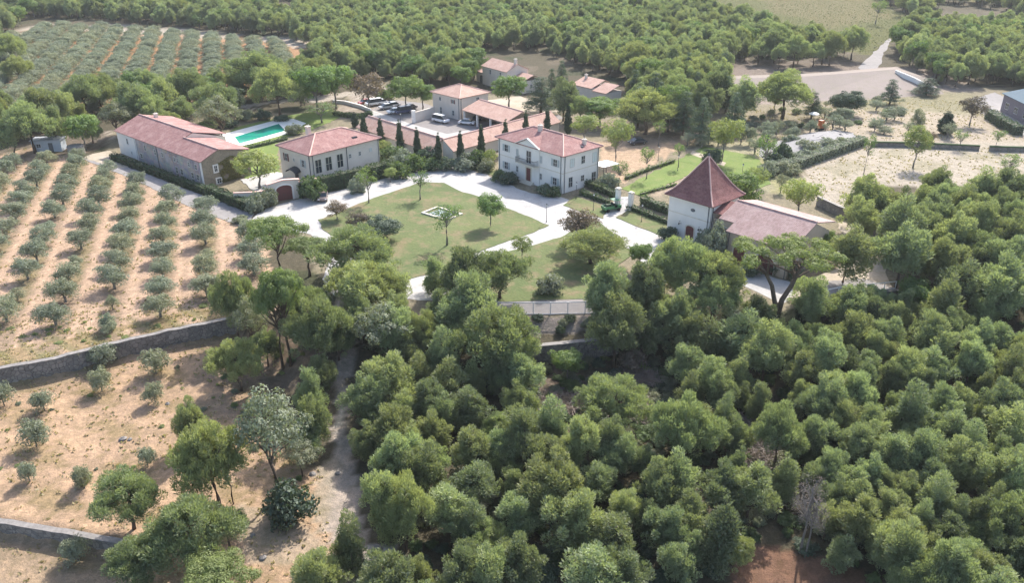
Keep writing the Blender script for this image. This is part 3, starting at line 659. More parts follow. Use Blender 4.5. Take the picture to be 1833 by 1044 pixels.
# --- tower and its wing
def tower():
    rz = R(43.3); u = Vector((math.cos(rz), math.sin(rz))); H = 7.0
    n = U(1275.6, 371, H); off = .55; r = empty('tower_house', (n[0]+(u.x-u.y)*off, n[1]+(u.y+u.x)*off, 0), rz); W = LL = 8.0
    tag(r, 'white square tower with tall flared plum tiled pyramid roof and arched door', 'tower')
    m = MB(); m.box(0, W, 0, LL, 0, H-.1); mk('wall', m, render_w, r)
    m = MB(); m.box(-.05, W+.05, -.05, LL+.05, 4.1, 4.22); m.box(-.18, W+.18, -.18, LL+.18, H-.25, H-.12); mk('string_course', m, trim_m, r)
    m = MB(); o_ = .62; c = W/2; prof = [(c+o_,0),(c*.97,.62),(c*.76,1.6),(c*.50,3.15),(c*.24,4.8),(0.02,6.3)]
    vs, fs = [], []
    for k, (q, zz) in enumerate(prof): vs += [(c-q,c-q,H+zz),(c+q,c-q,H+zz),(c+q,c+q,H+zz),(c-q,c+q,H+zz)]
    for k in range(len(prof)-1):
        for j in range(4): fs.append((4*k+j, 4*k+(j+1) % 4, 4*k+4+(j+1) % 4, 4*k+4+j))
    b = len(vs); vs += [(c-c-o_,c-c-o_,H-.14),(c+c+o_,c-c-o_,H-.14),(2*c+o_,2*c+o_,H-.14),(-o_,2*c+o_,H-.14)]
    for j in range(4): fs.append((b+j, b+(j+1) % 4, (j+1) % 4, j))
    fs.append((b+3,b+2,b+1,b)); fs.append(tuple(range(b-4, b))); m.add(vs, fs); ro = fixn(mk('roof', m, tile_plum, r))
    m = MB()
    for sx, sy in ((-1,-1),(1,-1),(1,1),(-1,1)): m.tube([(c+sx*q, c+sy*q, H+zz+.04) for q, zz in prof], [.12]*len(prof))
    mk('ridge_tiles', m, ridge_m, ro)
    m = MB(); m.tube([(c,c,H+6.2),(c,c,H+6.5),(c,c,H+6.75)], [.16,.2,.04]); mk('finial', m, lead_m, ro)
    arch_door(r, Ls, 3.5, .3, 1.45, 2.3); m = MB(); m.box(-1.2, 0, 2.3, 4.7, 0, .15); m.box(-.8, 0, 2.4, 4.6, .15, .3); mk('doorstep', m, trim_m, r)
    m = MB(); pts = [(3.3+.42*math.cos(t), 5.35+.28*math.sin(t)) for t in [2*math.pi*k/14 for k in range(14)]]
    m.add([(-.06, a, z) for a, z in pts]+[(0, a, z) for a, z in pts], [tuple(range(14)), tuple(range(27, 13, -1))]+[(i, 14+i, 14+(i+1) % 14, (i+1) % 14) for i in range(14)])
    o = fixn(mk('oval_window', m, lead_m, r))
    for a in (1.75, 5.5):
        m = MB(); m.box(-.35, -.02, a-.03, a+.03, 2.9, 2.95); m.tube([(-.35, a, 2.75), (-.35, a, 2.45), (-.35, a, 2.35)], [.05, .13, .03], 6); m.box(-.04, 0, a-.25, a+.25, 2.5, 2.56); mk('wall_lantern', m, iron_m, r)
    window(r, Rs, 3.6, 5.0, .5, .7, None)
    downpipe(r, -.1, .35, H-.15); downpipe(r, .45, -.1, H-.15); downpipe(r, W-.2, -.1, H-.15)
    # wing
    He, Hr = 4.7, 7.3
    n2 = G(1405.7, 501); n2 = (n2[0]+.1, n2[1]+.1)
    q = Vector((n2[0], n2[1])); k = empty('tower_wing', (q.x, q.y, 0), rz)
    tag(k, 'beige wing with broad mottled pink roof and arched doorways, behind the forked umbrella pine', 'annexe')
    yl = (Vector(U(1289.2, 419.2, He)[:2])-q).dot(Vector((-u.y, u.x))); yl = max(9.5, min(yl, 14.5))
    R0 = Vector(U(1469.5, 400, Hr)[:2])-q; xr = max(5.0, min(R0.dot(u), 8.5)); Wd = xr*1.8; nb = 2.0
    m = MB(); m.box(0, Wd, 0, yl, 0, He-.12); m.box(nb, Wd, yl, yl+2.8, 0, He-.12+.7); m.box(nb+1, Wd, yl+2.8, yl+4.6, 0, He)
    m.add([(0,0,He-.12),(Wd,0,He-.12),(xr,0,Hr-.2),(0,yl,He-.12),(Wd,yl,He-.12),(xr,yl,Hr-.2)], [(0,1,2),(5,4,3),(0,2,5,3),(1,4,5,2)]); fixn(mk('wall', m, render_b, k))
    kk = (Hr-He)/(xr+.35); zn = He+kk*(nb-.3+.35)
    m = MB(); m.slab([(-.35,-.3,He),(-.35,yl+.2,He),(xr,yl+.2,Hr),(xr,-.3,Hr)], .15); m.slab([(nb-.35,yl+.2,zn),(nb-.35,yl+2.9,zn),(xr,yl+2.9,Hr),(xr,yl+.2,Hr)], .15)
    m.slab([(xr,-.3,Hr),(xr,yl+2.9,Hr),(Wd+.9,yl+2.9,He+1.2),(Wd+.9,-.3,He+1.2)], .15); ro = fixn(mk('roof', m, tile_barn, k))
    m = MB(); m.slab([(nb+.6,yl+2.95,zn+.3),(nb+.6,yl+4.9,zn+.3),(xr,yl+4.9,Hr-.45),(xr,yl+2.95,Hr-.45)], .15); fixn(mk('shaded_roof_strip', m, tile_plum, k))  # dark plum tiles put the shade beside the tower into the colour
    m = MB(); m.tube([(xr,-.25,Hr+.04),(xr,yl+2.8,Hr+.04)], [.14,.14]); mk('ridge_tiles', m, ridge_m, ro)
    arch_door(k, Ls, yl-2.3, 0, 1.9, 2.6); arch_door(k, Ls, 3.8, 0, 3.2, 2.6); 
    window(k, Side('L', nb), yl+1.8, 3.2, .8, .9, None)
    window(k, Rs, 2.2, 1.2, .8, 1.2, None); window(k, Rs, 6.2, 1.2, .9, 1.4, None)
    m = MB(); m.box(1.0, 1.3, -.35, -.0, 0, 3.1); m.box(3.3, 3.6, -.35, 0, 0, 3.1); mk('buttress', m, render_b, k)
    downpipe(k, -.1, .3, He-.1); downpipe(k, -.1, yl-.3, He-.1)
tower()
# --- garage house, carport, galleries round the court
def court():
    rz = R(44.5); u = Vector((math.cos(rz), math.sin(rz))); H = 5.7
    n = U(822.5, 176, H); off = .45; r = empty('gate_house', (n[0]+(u.x-u.y)*off, n[1]+(u.y+u.x)*off, 0), rz); W, LL = 9.6, 10.6
    tag(r, 'square two storey cream house with pale pink pyramid roof beside the parking court', 'house')
    m = MB(); m.box(0, W, 0, LL, 0, H-.1); mk('wall', m, render_c, r)
    m = MB(); m.box(-.18, W+.18, -.18, LL+.18, H-.22, H-.12); mk('cornice', m, trim_m, r)
    rf, rd = hip(-.5, W+.5, -.5, LL+.5, H, 1.9); ro = mk('roof', rf, tile_pink, r); mk('ridge_tiles', rd, ridge_m, ro)
    for a, z, hh in ((2.6,3.9,.9),(7.6,3.9,.8),(2.6,.9,1.2),(7.4,.6,1.6)): window(r, Ls, a, z, .65, hh, wood_m if a < 3 and z > 3 else None)
    window(r, Rs, 6.0, 3.9, .9, 1.0, None); downpipe(r, -.1, .35, H-.15); downpipe(r, .35, -.1, H-.15)
    # open carport
    A = Vector(U(829, 196, 3.3)[:2]); B = Vector(U(903, 218.6, 3.3)[:2]); v = (A-B).normalized(); ang = math.atan2(v.y, v.x)-math.pi/2
    c = empty('carport', (B.x, B.y, 0), ang); tag(c, 'open fronted carport with pale pink tiled roof on white pillars', 'carport')
    Lc = (A-B).length; D = 7.2
    m = MB(); m.slab([(-.3,-.6,3.3),(-.3,Lc+.2,3.3),(D*.72,Lc+.2,5.1),(D*.72,-.6,5.1)], .15); m.slab([(D*.72,-.6,5.1),(D*.72,Lc+.2,5.1),(D+.3,Lc+.2,4.2),(D+.3,-.6,4.2)], .15)
    ro = fixn(mk('roof', m, tile_pink, c)); m = MB(); m.tube([(D*.72,-.5,5.14),(D*.72,Lc+.1,5.14)], [.13,.13]); mk('ridge_tiles', m, ridge_m, ro)
    m = MB(); m.box(D-.3, D, 0, Lc, 0, 4.0); m.box(.2, D-.3, Lc-.3, Lc, 0, 3.3); mk('back_wall', m, render_c, c)
    for k in range(4):
        y = .3+(Lc-.6)*k/3; m = MB(); m.box(0, .4, y-.2, y+.2, 0, 3.1); mk('pillar', m, render_w, c)
    m = MB(); m.box(0, .3, -.3, Lc, 3.1, 3.25)if False else m.box(.05, .35, 0, Lc, 3.1, 3.18); mk('beam', m, wood_m, c)
    def gallery(ra, rb, ea, eb, zr, ze, name, label, back=.7):
        a, b, e, f = [Vector(U(*p, zz)[:2]) for p, zz in ((ra, zr), (rb, zr), (ea, ze), (eb, ze))]
        d = (b-a); Ln = d.length; d.normalize(); nrm = Vector((d.y, -d.x))      # towards the outside (camera side)
        wd = max(3.2, min(((e-a).dot(nrm)+(f-b).dot(nrm))/2, 6.0))
        o = empty(name, (a.x, a.y, 0), math.atan2(d.y, d.x)); tag(o, label, 'gallery')
        m = MB(); m.slab([(-.2,-wd,ze),(Ln+.2,-wd,ze),(Ln+.2,0,zr),(-.2,0,zr)], .15); m.slab([(-.2,0,zr),(Ln+.2,0,zr),(Ln+.2,back,zr-back*.42),(-.2,back,zr-back*.42)], .15)
        ro = fixn(mk('roof', m, tile_pink, o)); m = MB(); m.tube([(-.2,0,zr+.04),(Ln+.2,0,zr+.04)], [.14,.14]); mk('ridge_tiles', m, ridge_m, ro)
        m = MB(); m.box(0, Ln, -wd+.35, -wd+.65, 0, ze+.02); m.box(0, .3, -wd+.65, back-.3, 0, ze); m.box(Ln-.3, Ln, -wd+.65, back-.3, 0, ze)
        for xx in (0, Ln-.3):
            m.add([(xx,-wd+.4,ze),(xx+.3,-wd+.4,ze),(xx+.3,0,zr-.2),(xx,0,zr-.2),(xx,back-.3,ze),(xx+.3,back-.3,ze)], [(0,3,4),(1,5,2),(0,1,2,3),(3,2,5,4),(4,5,1,0)])
        fixn(mk('wall', m, render_c, o))
        for k in range(int(Ln/4.5)+1):
            xx = .4+(Ln-1)*k/max(1, int(Ln/4.5)); m = MB(); m.box(xx, xx+.3, back-.55, back-.25, 0, zr-back*.42-.2); mk('pillar', m, render_w, o)
        return o
    gallery((660,207.4),(792,247.6),(645,232),(775,270),4.6,2.6,'court_gallery','pale pink tiled gallery roof along the left side of the court behind the cypresses')
    gallery((794,249),(985,199.5),(806.8,275.6),(1008,214),4.6,2.6,'court_gallery','long pale pink tiled gallery roof rising behind the villa to its right end')
    # court wall with end pillar
    a, b = Vector(U(741,220)[:2]), Vector(U(779,209)[:2]); d = b-a
    o = empty('court_wall', (a.x, a.y, 0), math.atan2(d.y, d.x)); tag(o, 'plain cream wall with a square end pillar between the two car parks', 'wall')
    m = MB(); m.box(.3, d.length, -.15, .15, 0, 2.5); m.box(.3, d.length, -.2, .2, 2.5, 2.62); mk('wall_run', m, render_c, o)
    m = MB(); m.box(-.35, .3, -.35, .35, 0, 3.0); m.box(-.42, .37, -.42, .42, 3.0, 3.15); mk('pillar', m, render_w, o)
court()
# --- farmhouse behind the court
def back_farm():
    rz = R(36); u = Vector((math.cos(rz), math.sin(rz))); H = 5.6
    n = U(908.6, 128, H); r = empty('pine_wood_house', (n[0]-.3*u.y, n[1]+.3*u.x, 0), rz); LL, W = 12.6, 7.6
    tag(r, 'cream farmhouse with stepped pale pink roofs at the edge of the pine wood', 'farmhouse')
    m = MB(); m.box(0, W, 0, LL, 0, H-.1); m.add([(0,0,H-.1),(W,0,H-.1),(W*.5,0,H+1.5),(0,LL,H-.1),(W,LL,H-.1),(W*.5,LL,H+1.5)], [(0,1,2),(5,4,3),(0,2,5,3),(1,4,5,2)])
    m.box(.8, 6.5, LL, LL+4.5, 0, 3.2); m.box(1.5, 8.2, -5.5, 0, 0, 3.4); fixn(mk('wall', m, render_c, r))
    m = MB(); m.slab([(-.4,-.2,H-.15),(-.4,LL+.2,H-.15),(W*.5,LL+.2,H+1.7),(W*.5,-.2,H+1.7)], .14); m.slab([(W*.5,-.2,H+1.7),(W*.5,LL+.2,H+1.7),(W+.4,LL+.2,H-.15),(W+.4,-.2,H-.15)], .14)
    m.slab([(.4,LL+.2,3.2),(.4,LL+4.9,3.2),(6.8,LL+4.9,4.9),(6.8,LL+.2,4.9)], .14); m.slab([(1.1,-5.9,3.4),(1.1,-.2,3.4),(5.2,-.2,4.9),(5.2,-5.9,4.9)], .14); m.slab([(5.2,-5.9,4.9),(5.2,-.2,4.9),(8.6,-.2,3.6),(8.6,-5.9,3.6)], .14)
    fixn(mk('roof', m, tile_pink, r)); chimney(r, W*.5, 1.0, H+1.2, H+2.9, .7)
    for a, z in ((3.2,3.6),(8.4,3.6),(4.0,.9)): window(r, Ls, a, z, .8, 1.2, None)
    arch_door(r, Side('L', .8), LL+1.6, 0, 1.6, 2.3, mat=iron_m); window(r, Side('R', -5.5), 4.6, 1.4, .8, .9, None)
    n = U(1083.7, 167.5, 3.9); r = empty('wood_cottage', (n[0], n[1], 0), R(40))
    tag(r, 'small cottage showing only its two stepped pale roofs among the dark pines', 'cottage')
    m = MB(); m.box(.3, 6.5, .3, 5.2, 0, 3.8); m.box(.3, 6.5, 5.2, 12.5, 0, 4.4); mk('wall', m, render_c, r)
    m = MB(); m.slab([(0,-.2,3.9),(0,5.2,3.9),(5.0,5.2,5.5),(5.0,-.2,5.5)], .14); m.slab([(5,-.2,5.5),(5,5.2,5.5),(7,5.2,4.8),(7,-.2,4.8)], .14)
    m.slab([(0,5.25,4.4),(0,13,4.4),(5.2,13,6.0),(5.2,5.25,6.0)], .14); m.slab([(5.2,5.25,6.0),(5.2,13,6.0),(7,13,5.3),(7,5.25,5.3)], .14); fixn(mk('roof', m, tile_pink, r))
    window(r, Side('L', .3), 3, 1.5, .9, 1.1, None); chimney(r, 4.2, 11.5, 5.2, 6.6, .6)
back_farm()
# --- metal shed at the right edge
def warehouse():
    H = 4.6; a, b = Vector(U(1798.5, 167, H)[:2]), Vector(U(1850, 192, H)[:2]); d = (a-b).normalized(); ang = math.atan2(d.y, d.x)-math.pi/2
    LL = 34.; o0 = a-d*LL; r = empty('metal_barn', (o0.x, o0.y, 0), ang); W = 15.
    tag(r, 'large metal farm shed with blue grey roof cut off by the right edge', 'shed')
    m = MB(); m.box(0, W, 0, LL, 0, H-.1); m.add([(0,LL,H-.1),(W,LL,H-.1),(W/2,LL,H+1.4),(0,0,H-.1),(W,0,H-.1),(W/2,0,H+1.4)], [(0,2,1),(3,4,5),(0,3,5,2),(1,2,5,4)]); fixn(mk('wall', m, plain('dull_violet_cladding', (.20,.17,.19), .08, 1.5), r))
    m = MB(); m.box(-.01, W+.01, LL, LL+.12, 0, H-.1); mk('end_wall', m, render_w, r)
    m = MB(); m.slab([(-.5,-.5,H),(-.5,LL+.5,H),(W/2,LL+.5,H+1.9),(W/2,-.5,H+1.9)], .12); m.slab([(W/2,-.5,H+1.9),(W/2,LL+.5,H+1.9),(W+.5,LL+.5,H),(W+.5,-.5,H)], .12)
    fixn(mk('roof', m, plain('blue_grey_sheet_roof', (.13,.17,.20), .05, .6, .95, .05), r))
    for k in range(6): window(r, Ls, LL-3-5*k, 1.2, 1.8, 1.5, None, surround=metal_m)
warehouse()
# --- small sheds at the left edge of the orchard
g0 = G(86, 272); r = empty('garden_shed', (g0[0], g0[1], 0), R(8)); tag(r, 'small pale blue grey flat roofed hut under the pines at the left', 'hut')
m = MB(); m.box(-3.0, 3.0, 0, 3, 0, 2.5); mk('wall', m, plain('pale_blue_grey_boards', (.46,.50,.54), .06, 2), r)
m = MB(); m.box(-3.25, 3.25, -.3, 3.3, 2.5, 2.66); mk('roof', m, plain('hut_roof_felt', (.40,.42,.45), .06, 2), r)
m = MB(); m.box(.4, 1.3, -.05, 0, 0, 2.0); mk('door', m, lead_m, r); window(r, Rs, -1.6, 1.1, .8, .7, None)
g0 = G(138, 275); r = empty('water_tank', (g0[0], g0[1], 0), 0); tag(r, 'squat pale grey water tank with lighter lid beside the hut', 'tank')
m = MB(); m.tube([(0,0,0),(0,0,1.7)], [1.7,1.7], 18); mk('tank_body', m, plain('tank_concrete', (.36,.34,.31), .1, 1), r)
m = MB(); m.tube([(0,0,1.7),(0,0,1.85),(0,0,2.0)], [1.8,1.7,.3], 18); mk('lid', m, stone_cap, r)
# --- arched gateway
def gateway():
    A, B = Vector(G(496, 361)[:2]), Vector(G(527, 355)[:2]); d = (B-A).normalized(); rz = math.atan2(d.y, d.x)
    r = empty('arched_gateway', (A.x, A.y, 0), rz); tag(r, 'cream arched gateway with brown double gate between the farmhouse hedge and the house', 'gateway')
    w_ = 3.0; m = MB()
    pts = [(-1.4,0),(0,0)]+[(w_/2-w_/2*math.cos(t), 2.2+.75*math.sin(t)) for t in [math.pi*k/12 for k in range(13)]]+[(w_,0),(w_+1.4,0),(w_+1.4,3.5),(w_/2,3.9),(-1.4,3.5)]
    n = len(pts); m.add([(x,-.25,z) for x, z in pts]+[(x,.25,z) for x, z in pts], [tuple(range(n)), tuple(range(2*n-1,n-1,-1))]+[(i,n+i,n+(i+1)%n,(i+1)%n) for i in range(n)])
    o = mk('arch_wall', m, render_c, r); bm = bmesh.new(); bm.from_mesh(o.data); bmesh.ops.triangulate(bm, faces=[f for f in bm.faces if len(f.verts) > 4]); bm.to_mesh(o.data); bm.free(); fixn(o)
    m = MB(); m.slab([(-1.6,-.4,3.6),(w_/2,-.4,4.0),(w_/2,.4,4.0),(-1.6,.4,3.6)], .14); m.slab([(w_/2,-.4,4.0),(w_+1.6,-.4,3.6),(w_+1.6,.4,3.6),(w_/2,.4,4.0)], .14); fixn(mk('coping', m, ridge_m, r))
    m = MB(); pr = [(math.cos(t), math.sin(t)) for t in [math.pi*k/12 for k in range(13)]]
    for k in range(12):
        (c0, s0), (c1, s1) = pr[k], pr[k+1]; e = .28
        m.add([(w_/2-(w_/2)*c0,-.33,2.2+.75*s0),(w_/2-(w_/2)*c1,-.33,2.2+.75*s1),(w_/2-(w_/2+e)*c1,-.33,2.2+(.75+e)*s1),(w_/2-(w_/2+e)*c0,-.33,2.2+(.75+e)*s0),
               (w_/2-(w_/2)*c0,-.25,2.2+.75*s0),(w_/2-(w_/2)*c1,-.25,2.2+.75*s1),(w_/2-(w_/2+e)*c1,-.25,2.2+(.75+e)*s1),(w_/2-(w_/2+e)*c0,-.25,2.2+(.75+e)*s0)], [(0,1,2,3),(0,4,5,1),(2,6,7,3)])
    m.box(-.28, 0, -.33, -.25, 0, 2.2); m.box(w_, w_+.28, -.33, -.25, 0, 2.2); fixn(mk('surround', m, render_w, r))
    for sg in (0, 1):
        m = MB(); pts = [(0,0),(w_/2,0)]+[(w_/2-w_/2*math.sin(t), 2.2+.75*math.cos(t)) for t in [math.pi/2*k/6 for k in range(7)]]
        pts = [((x if sg == 0 else w_-x), z) for x, z in pts]; n = len(pts)
        m.add([(x,-.04,z) for x, z in pts]+[(x,.04,z) for x, z in pts], [tuple(range(n)), tuple(range(2*n-1,n-1,-1))]+[(i,n+i,n+(i+1)%n,(i+1)%n) for i in range(n)])
        lf = fixn(mk('gate_leaf', m, wood_m, r)); m = MB(); xx = w_/2+(-.2 if sg == 0 else .2); m.box(xx-.03, xx+.03, -.1, -.04, 1.0, 1.25); mk('handle', m, iron_m, lf)
    return A, d
gA, gd = gateway()
def wall_run(name, label, pts, h, t, mat, capmat=None, caph=.12, z=None, drop=.5, cat='wall', capw=.08):
    """wall along ground points (x, y, z0); z0 is the foot, h the height above it"""
    o = empty(name, (pts[0][0], pts[0][1], 0)); tag(o, label, cat); ox, oy = pts[0][0], pts[0][1]
    mb, cb = MB(), MB(); n = len(pts); q = []
    for i, p in enumerate(pts):
        a = Vector(pts[max(i-1, 0)][:2]); b = Vector(pts[min(i+1, n-1)][:2]); d = (b-a).normalized(); nn = Vector((-d.y, d.x))
        q.append((Vector(p[:2])-Vector((ox, oy)), nn, p[2], p[3] if len(p) > 3 else h))
    for mbx, tt, lo, hi in ((mb, t/2, None, 0), (cb, t/2+capw, 0, caph)):
        vs, fs = [], []
        for (c, nn, z0, hh) in q:
            zb = z0-drop if lo is None else z0+hh; zt = z0+hh+hi; a, b = c+nn*tt, c-nn*tt
            vs += [(a.x,a.y,zb),(b.x,b.y,zb),(b.x,b.y,zt),(a.x,a.y,zt)]
        for i in range(n-1):
            for j in range(4): fs.append((4*i+j, 4*i+4+j, 4*i+4+(j+1) % 4, 4*i+(j+1) % 4))
        fs += [(0,1,2,3), (4*n-1,4*n-2,4*n-3,4*n-4)]; mbx.add(vs, fs)
    fixn(mk('wall_body', mb, mat, o)); fixn(mk('coping', cb, capmat or stone_cap, o)); return o
# orchard retaining wall: stands on the lower terrace, its top just above the orchard
P = []
for px in list(range(-600, 440, 22))+[446]:
    x = U(px, float(np.interp(px, [e[0] for e in EDGE], [e[1] for e in EDGE])), 0)[0]; y = float(np.interp(x, EX, EY)); P.append((x, y-.45, -2.3+rnd.uniform(-.03,.03), 2.34+rnd.uniform(-.09,.10)))
wall_run('orchard_wall', 'long grey stone retaining wall below the olive rows', P, 2.5, .55, stone_dk, stone_cap, .1)
P = []
for px in range(-500, 262, 14):
    x = float(np.interp(px, [-600,-60,0,120,240,300], W2X)); y = float(np.interp(x, W2X, W2Y)); f = float(ss((W2X[-1]-x)/4)); P.append((x, y-.35, height(x, y-1.2), 1.35*max(f, .5)+rnd.uniform(-.05,.06)))
wall_run('terrace_wall', 'low pale topped stone wall at the lower left corner', P, 1.4, .5, stone_dk, stone_cap, .1)
# curved retaining wall under the lawn fence
P = []
for px in range(918, 1110, 8):
    x = U(px, 566, 0)[0]; y = float(np.interp(x, EX, EY))-float(np.interp(x, EX, PAR[:, 3])); P.append((x, y-.5, height(x, y-1.6), max(2.5, height(x, y+.35)-height(x, y-1.6)+.25)))
wall_run('curved_retaining_wall', 'curved dark stone retaining wall below the bushes and the lawn fence', P, 2.8, .6, stone_dk, stone_cap, .08, drop=1.0)
P = []
for px in range(1436, 1610, 10):
    x = U(px, float(np.interp(px, [e[0] for e in EDGE], [e[1] for e in EDGE])), 0)[0]; y = float(np.interp(x, EX, EY)); P.append((x, y-.5, height(x, y-1.4), 0.25-height(x, y-1.4)))
wall_run('right_retaining_wall', 'dark stone retaining wall under the paved corner right of the wing', P, 3, .55, stone_dk, stone_cap, .1, drop=1.0)
wall_run('boundary_wall', 'grey stone wall running down behind the wing beside the sandy ground', [G(*p) for p in ((1462,368),(1500,386),(1545,402),(1572,425),(1592,452))], 1.7, .45, stone_w, stone_cap, .1)
wall_run('garden_wall', 'low hedge topped wall between the two sandy areas at the right', [G(*p) for p in ((1558,262),(1620,263),(1690,266),(1752,269))], .9, .4, stone_w, lf_hedge, .3)
wall_run('garden_wall', 'short low wall continuing to the right edge behind the sandy ground', [G(*p) for p in ((1770,270),(1800,271),(1900,273))], .9, .4, stone_w, lf_hedge, .3)
wall_run('drive_wall', 'low pale wall curving from the lane up past the parked red car', [G(*p) for p in ((596,184),(618,186),(648,194),(664,201))], .8, .35, render_w, render_w, .08)
wall_run('gate_side_wall', 'cream wall joining the arched gateway to the house hedge', [tuple(gA+gd*4.4)+(0,), tuple(gA+gd*8)+(0,)], 3.0, .4, render_c, ridge_m, .1)
wall_run('forecourt_wall', 'low cream wall curving from the gateway around the small paved forecourt', [tuple(gA-gd*1.4)+(0,), tuple(gA-gd*4.0+Vector((-gd.y, gd.x))*.6)+(0,), tuple(gA-gd*7.0+Vector((-gd.y, gd.x))*2.2)+(0,)], 2.4, .35, render_c, ridge_m, .1)
# --- fences
def fence(name, label, pts, h, step, mat, panel=True, cat='fence', mesh=None):
    o = empty(name, (pts[0][0], pts[0][1], 0)); tag(o, label, cat); O = Vector(pts[0]).to_2d(); mb = MB(); wm = MB(); last = None
    for i in range(len(pts)-1):
        a, b = Vector(pts[i]), Vector(pts[i+1]); n = max(1, round((b-a).length/step))
        for k in range(n+1 if i == len(pts)-2 else n):
            p = a+(b-a)*k/n; m = MB(); x, y = p.x-O.x, p.y-O.y; m.tube([(x,y,p.z-.1),(x,y,p.z+h)], [.075,.07], 6); mk('post', m, mat, o)
            if last is not None:
                for z in ((h-.05), h*.08): mb.tube([(last[0],last[1],last[2]+z),(x,y,p.z+z)], [.06,.06], 5)
                if mesh:
                    for q in range(1, 16):
                        f = q/16; xx, yy, zz = last[0]+(x-last[0])*f, last[1]+(y-last[1])*f, last[2]+(p.z-last[2])*f; wm.box(xx-.014, xx+.014, yy-.014, yy+.014, zz+h*.08, zz+h-.05)
                    for q in range(1, 12): z = h*q/12; wm.tube([(last[0],last[1],last[2]+z),(x,y,p.z+z)], [.014,.014], 4)
            last = (x, y, p.z)
    mk('rails', mb, mat, o)
    if mesh: mk('wire_mesh', wm, metal_m, o)
    return o
fence('lawn_fence', 'pale metal mesh fence with white posts above the curved retaining wall', [G(860,563.5)[:2]+(0,), G(893,564)[:2]+(0,), G(985,564)[:2]+(0,), G(1078,562)[:2]+(0,), G(1110,560)[:2]+(0,)], 1.9, 2.0, metal_w, mesh=True)
fence('corner_fence', 'white railing at the edge of the paved corner right of the wing', [G(1440,542)[:2]+(.0,), G(1500,527.5)[:2]+(0,), G(1602,517)[:2]+(0,)], 1.2, 1.9, white_p)
# --- swimming pool
def pool():
    q = [(421,251),(476,228),(515,222),(522,231),(505,247),(437,262)]; q = [(424,252),(478,229),(516,222),(508,238),(500,246),(440,261)]
    q = [(420,246),(499,222),(511,235),(429,258)]
    P = [Vector(U(*p)[:2]) for p in q]; c = sum(P, Vector((0,0)))/4
    D = [Vector(U(*p)[:2]) for p in ((390,243),(495,215),(525,213),(548,221),(514,240),(426,264),(406,261))]
    o = empty('swimming_pool', (c.x, c.y, 0)); tag(o, 'rectangular turquoise swimming pool with a white paved surround', 'pool')
    m = MB(); a = sum(D[i].x*D[(i+1)%7].y-D[(i+1)%7].x*D[i].y for i in range(7)); D = D if a > 0 else D[::-1]
    m.prism([tuple(p-c) for p in D], -.2, .10); s = mk('pool_surround', m, plain('white_pool_paving', (.76,.75,.71), .04, 1), o); bm = bmesh.new(); bm.from_mesh(s.data); bmesh.ops.triangulate(bm, faces=bm.faces); bm.to_mesh(s.data); bm.free()
    m = MB(); a = sum(P[i].x*P[(i+1)%4].y-P[(i+1)%4].x*P[i].y for i in range(4)); P = P if a > 0 else P[::-1]
    wm, nt, out = new_mat('pool_water'); co = wpos(nt); nn = noise(nt, .35, co, 3); c1 = mixc(nt, ramp(nt, nn, .4, .6), (.02,.31,.20), (.015,.23,.20))
    princ(nt, out, c1, .06, bump(nt, noise(nt, 3, co, 2), .15, .05), .5)
    m.prism([tuple(p-c) for p in P], .02, .12); mk('water', m, wm, o)
    m = MB()
    for i in range(4):
        a, b = P[i]-c, P[(i+1)%4]-c; d = (b-a).normalized(); nn = Vector((d.y,-d.x)); e = a+nn*.4-d*.0; f = b+nn*.4
        m.prism([tuple(a),tuple(e),tuple(f),tuple(b)], .08, .18)
    fixn(mk('coping', m, white_p, o))
pool()
# --- square stone kerb round the little basin on the lawn
def basin():
    P = [Vector(U(*p)[:2]) for p in ((754,383),(783,372),(829,385),(800,397))]; c = sum(P, Vector((0,0)))/4
    o = empty('lawn_basin', (c.x, c.y, 0)); tag(o, 'square white kerb round a sunken basin in the middle of the lawn', 'basin')
    for i in range(4):
        a, b = P[i]-c, P[(i+1)%4]-c; d = (b-a).normalized(); nn = Vector((-d.y,d.x)); m = MB(); m.prism([tuple(a),tuple(b),tuple(b-nn*.35-d*.35),tuple(a-nn*.35+d*.35)], .05, .32); fixn(mk('kerb', m, trim_m, o))
    m = MB(); m.prism([tuple((p-c)*.62) for p in P], .05, .17); fixn(mk('basin_water', m, plain('basin_grey_water', (.20,.24,.24), .05, 1, .1, bmp=0), o))
basin()
# --- pinkish earth bank
def bank():
    q = [((1225,170),0),((1290,178),0),((1420,182),0),((1560,178),0),((1690,168),0)]; t = [((1235,150),1.2),((1300,141),2.6),((1450,136),3.4),((1600,124),3.6),((1660,140),2.0)]
    k = [((1235,148),0),((1300,136),0),((1450,131),0),((1606,119),0),((1690,150),0)]
    m = MB(); v = []
    for row in (q, t, k): v += [U(p[0], p[1], z) for p, z in row]
    f = []
    for r_ in range(2):
        for i in range(4): f.append((5*r_+i, 5*r_+i+1, 5*r_+i+6, 5*r_+i+5))
    m.add(v, f); o = fixn(mk('earth_bank', m, berm_m)); tag(o, kind='structure')
bank()
P = [U(1603,128,3.4), U(1618,134,3.2), U(1635,141,2.6), U(1655,151,1.9), U(1672,158,1.0)]
wall_run('bank_parapet', 'white parapet running down the right shoulder of the pinkish earth bank', [(p[0],p[1],p[2]-.4) for p in P], .8, .3, render_w, render_w, .08)
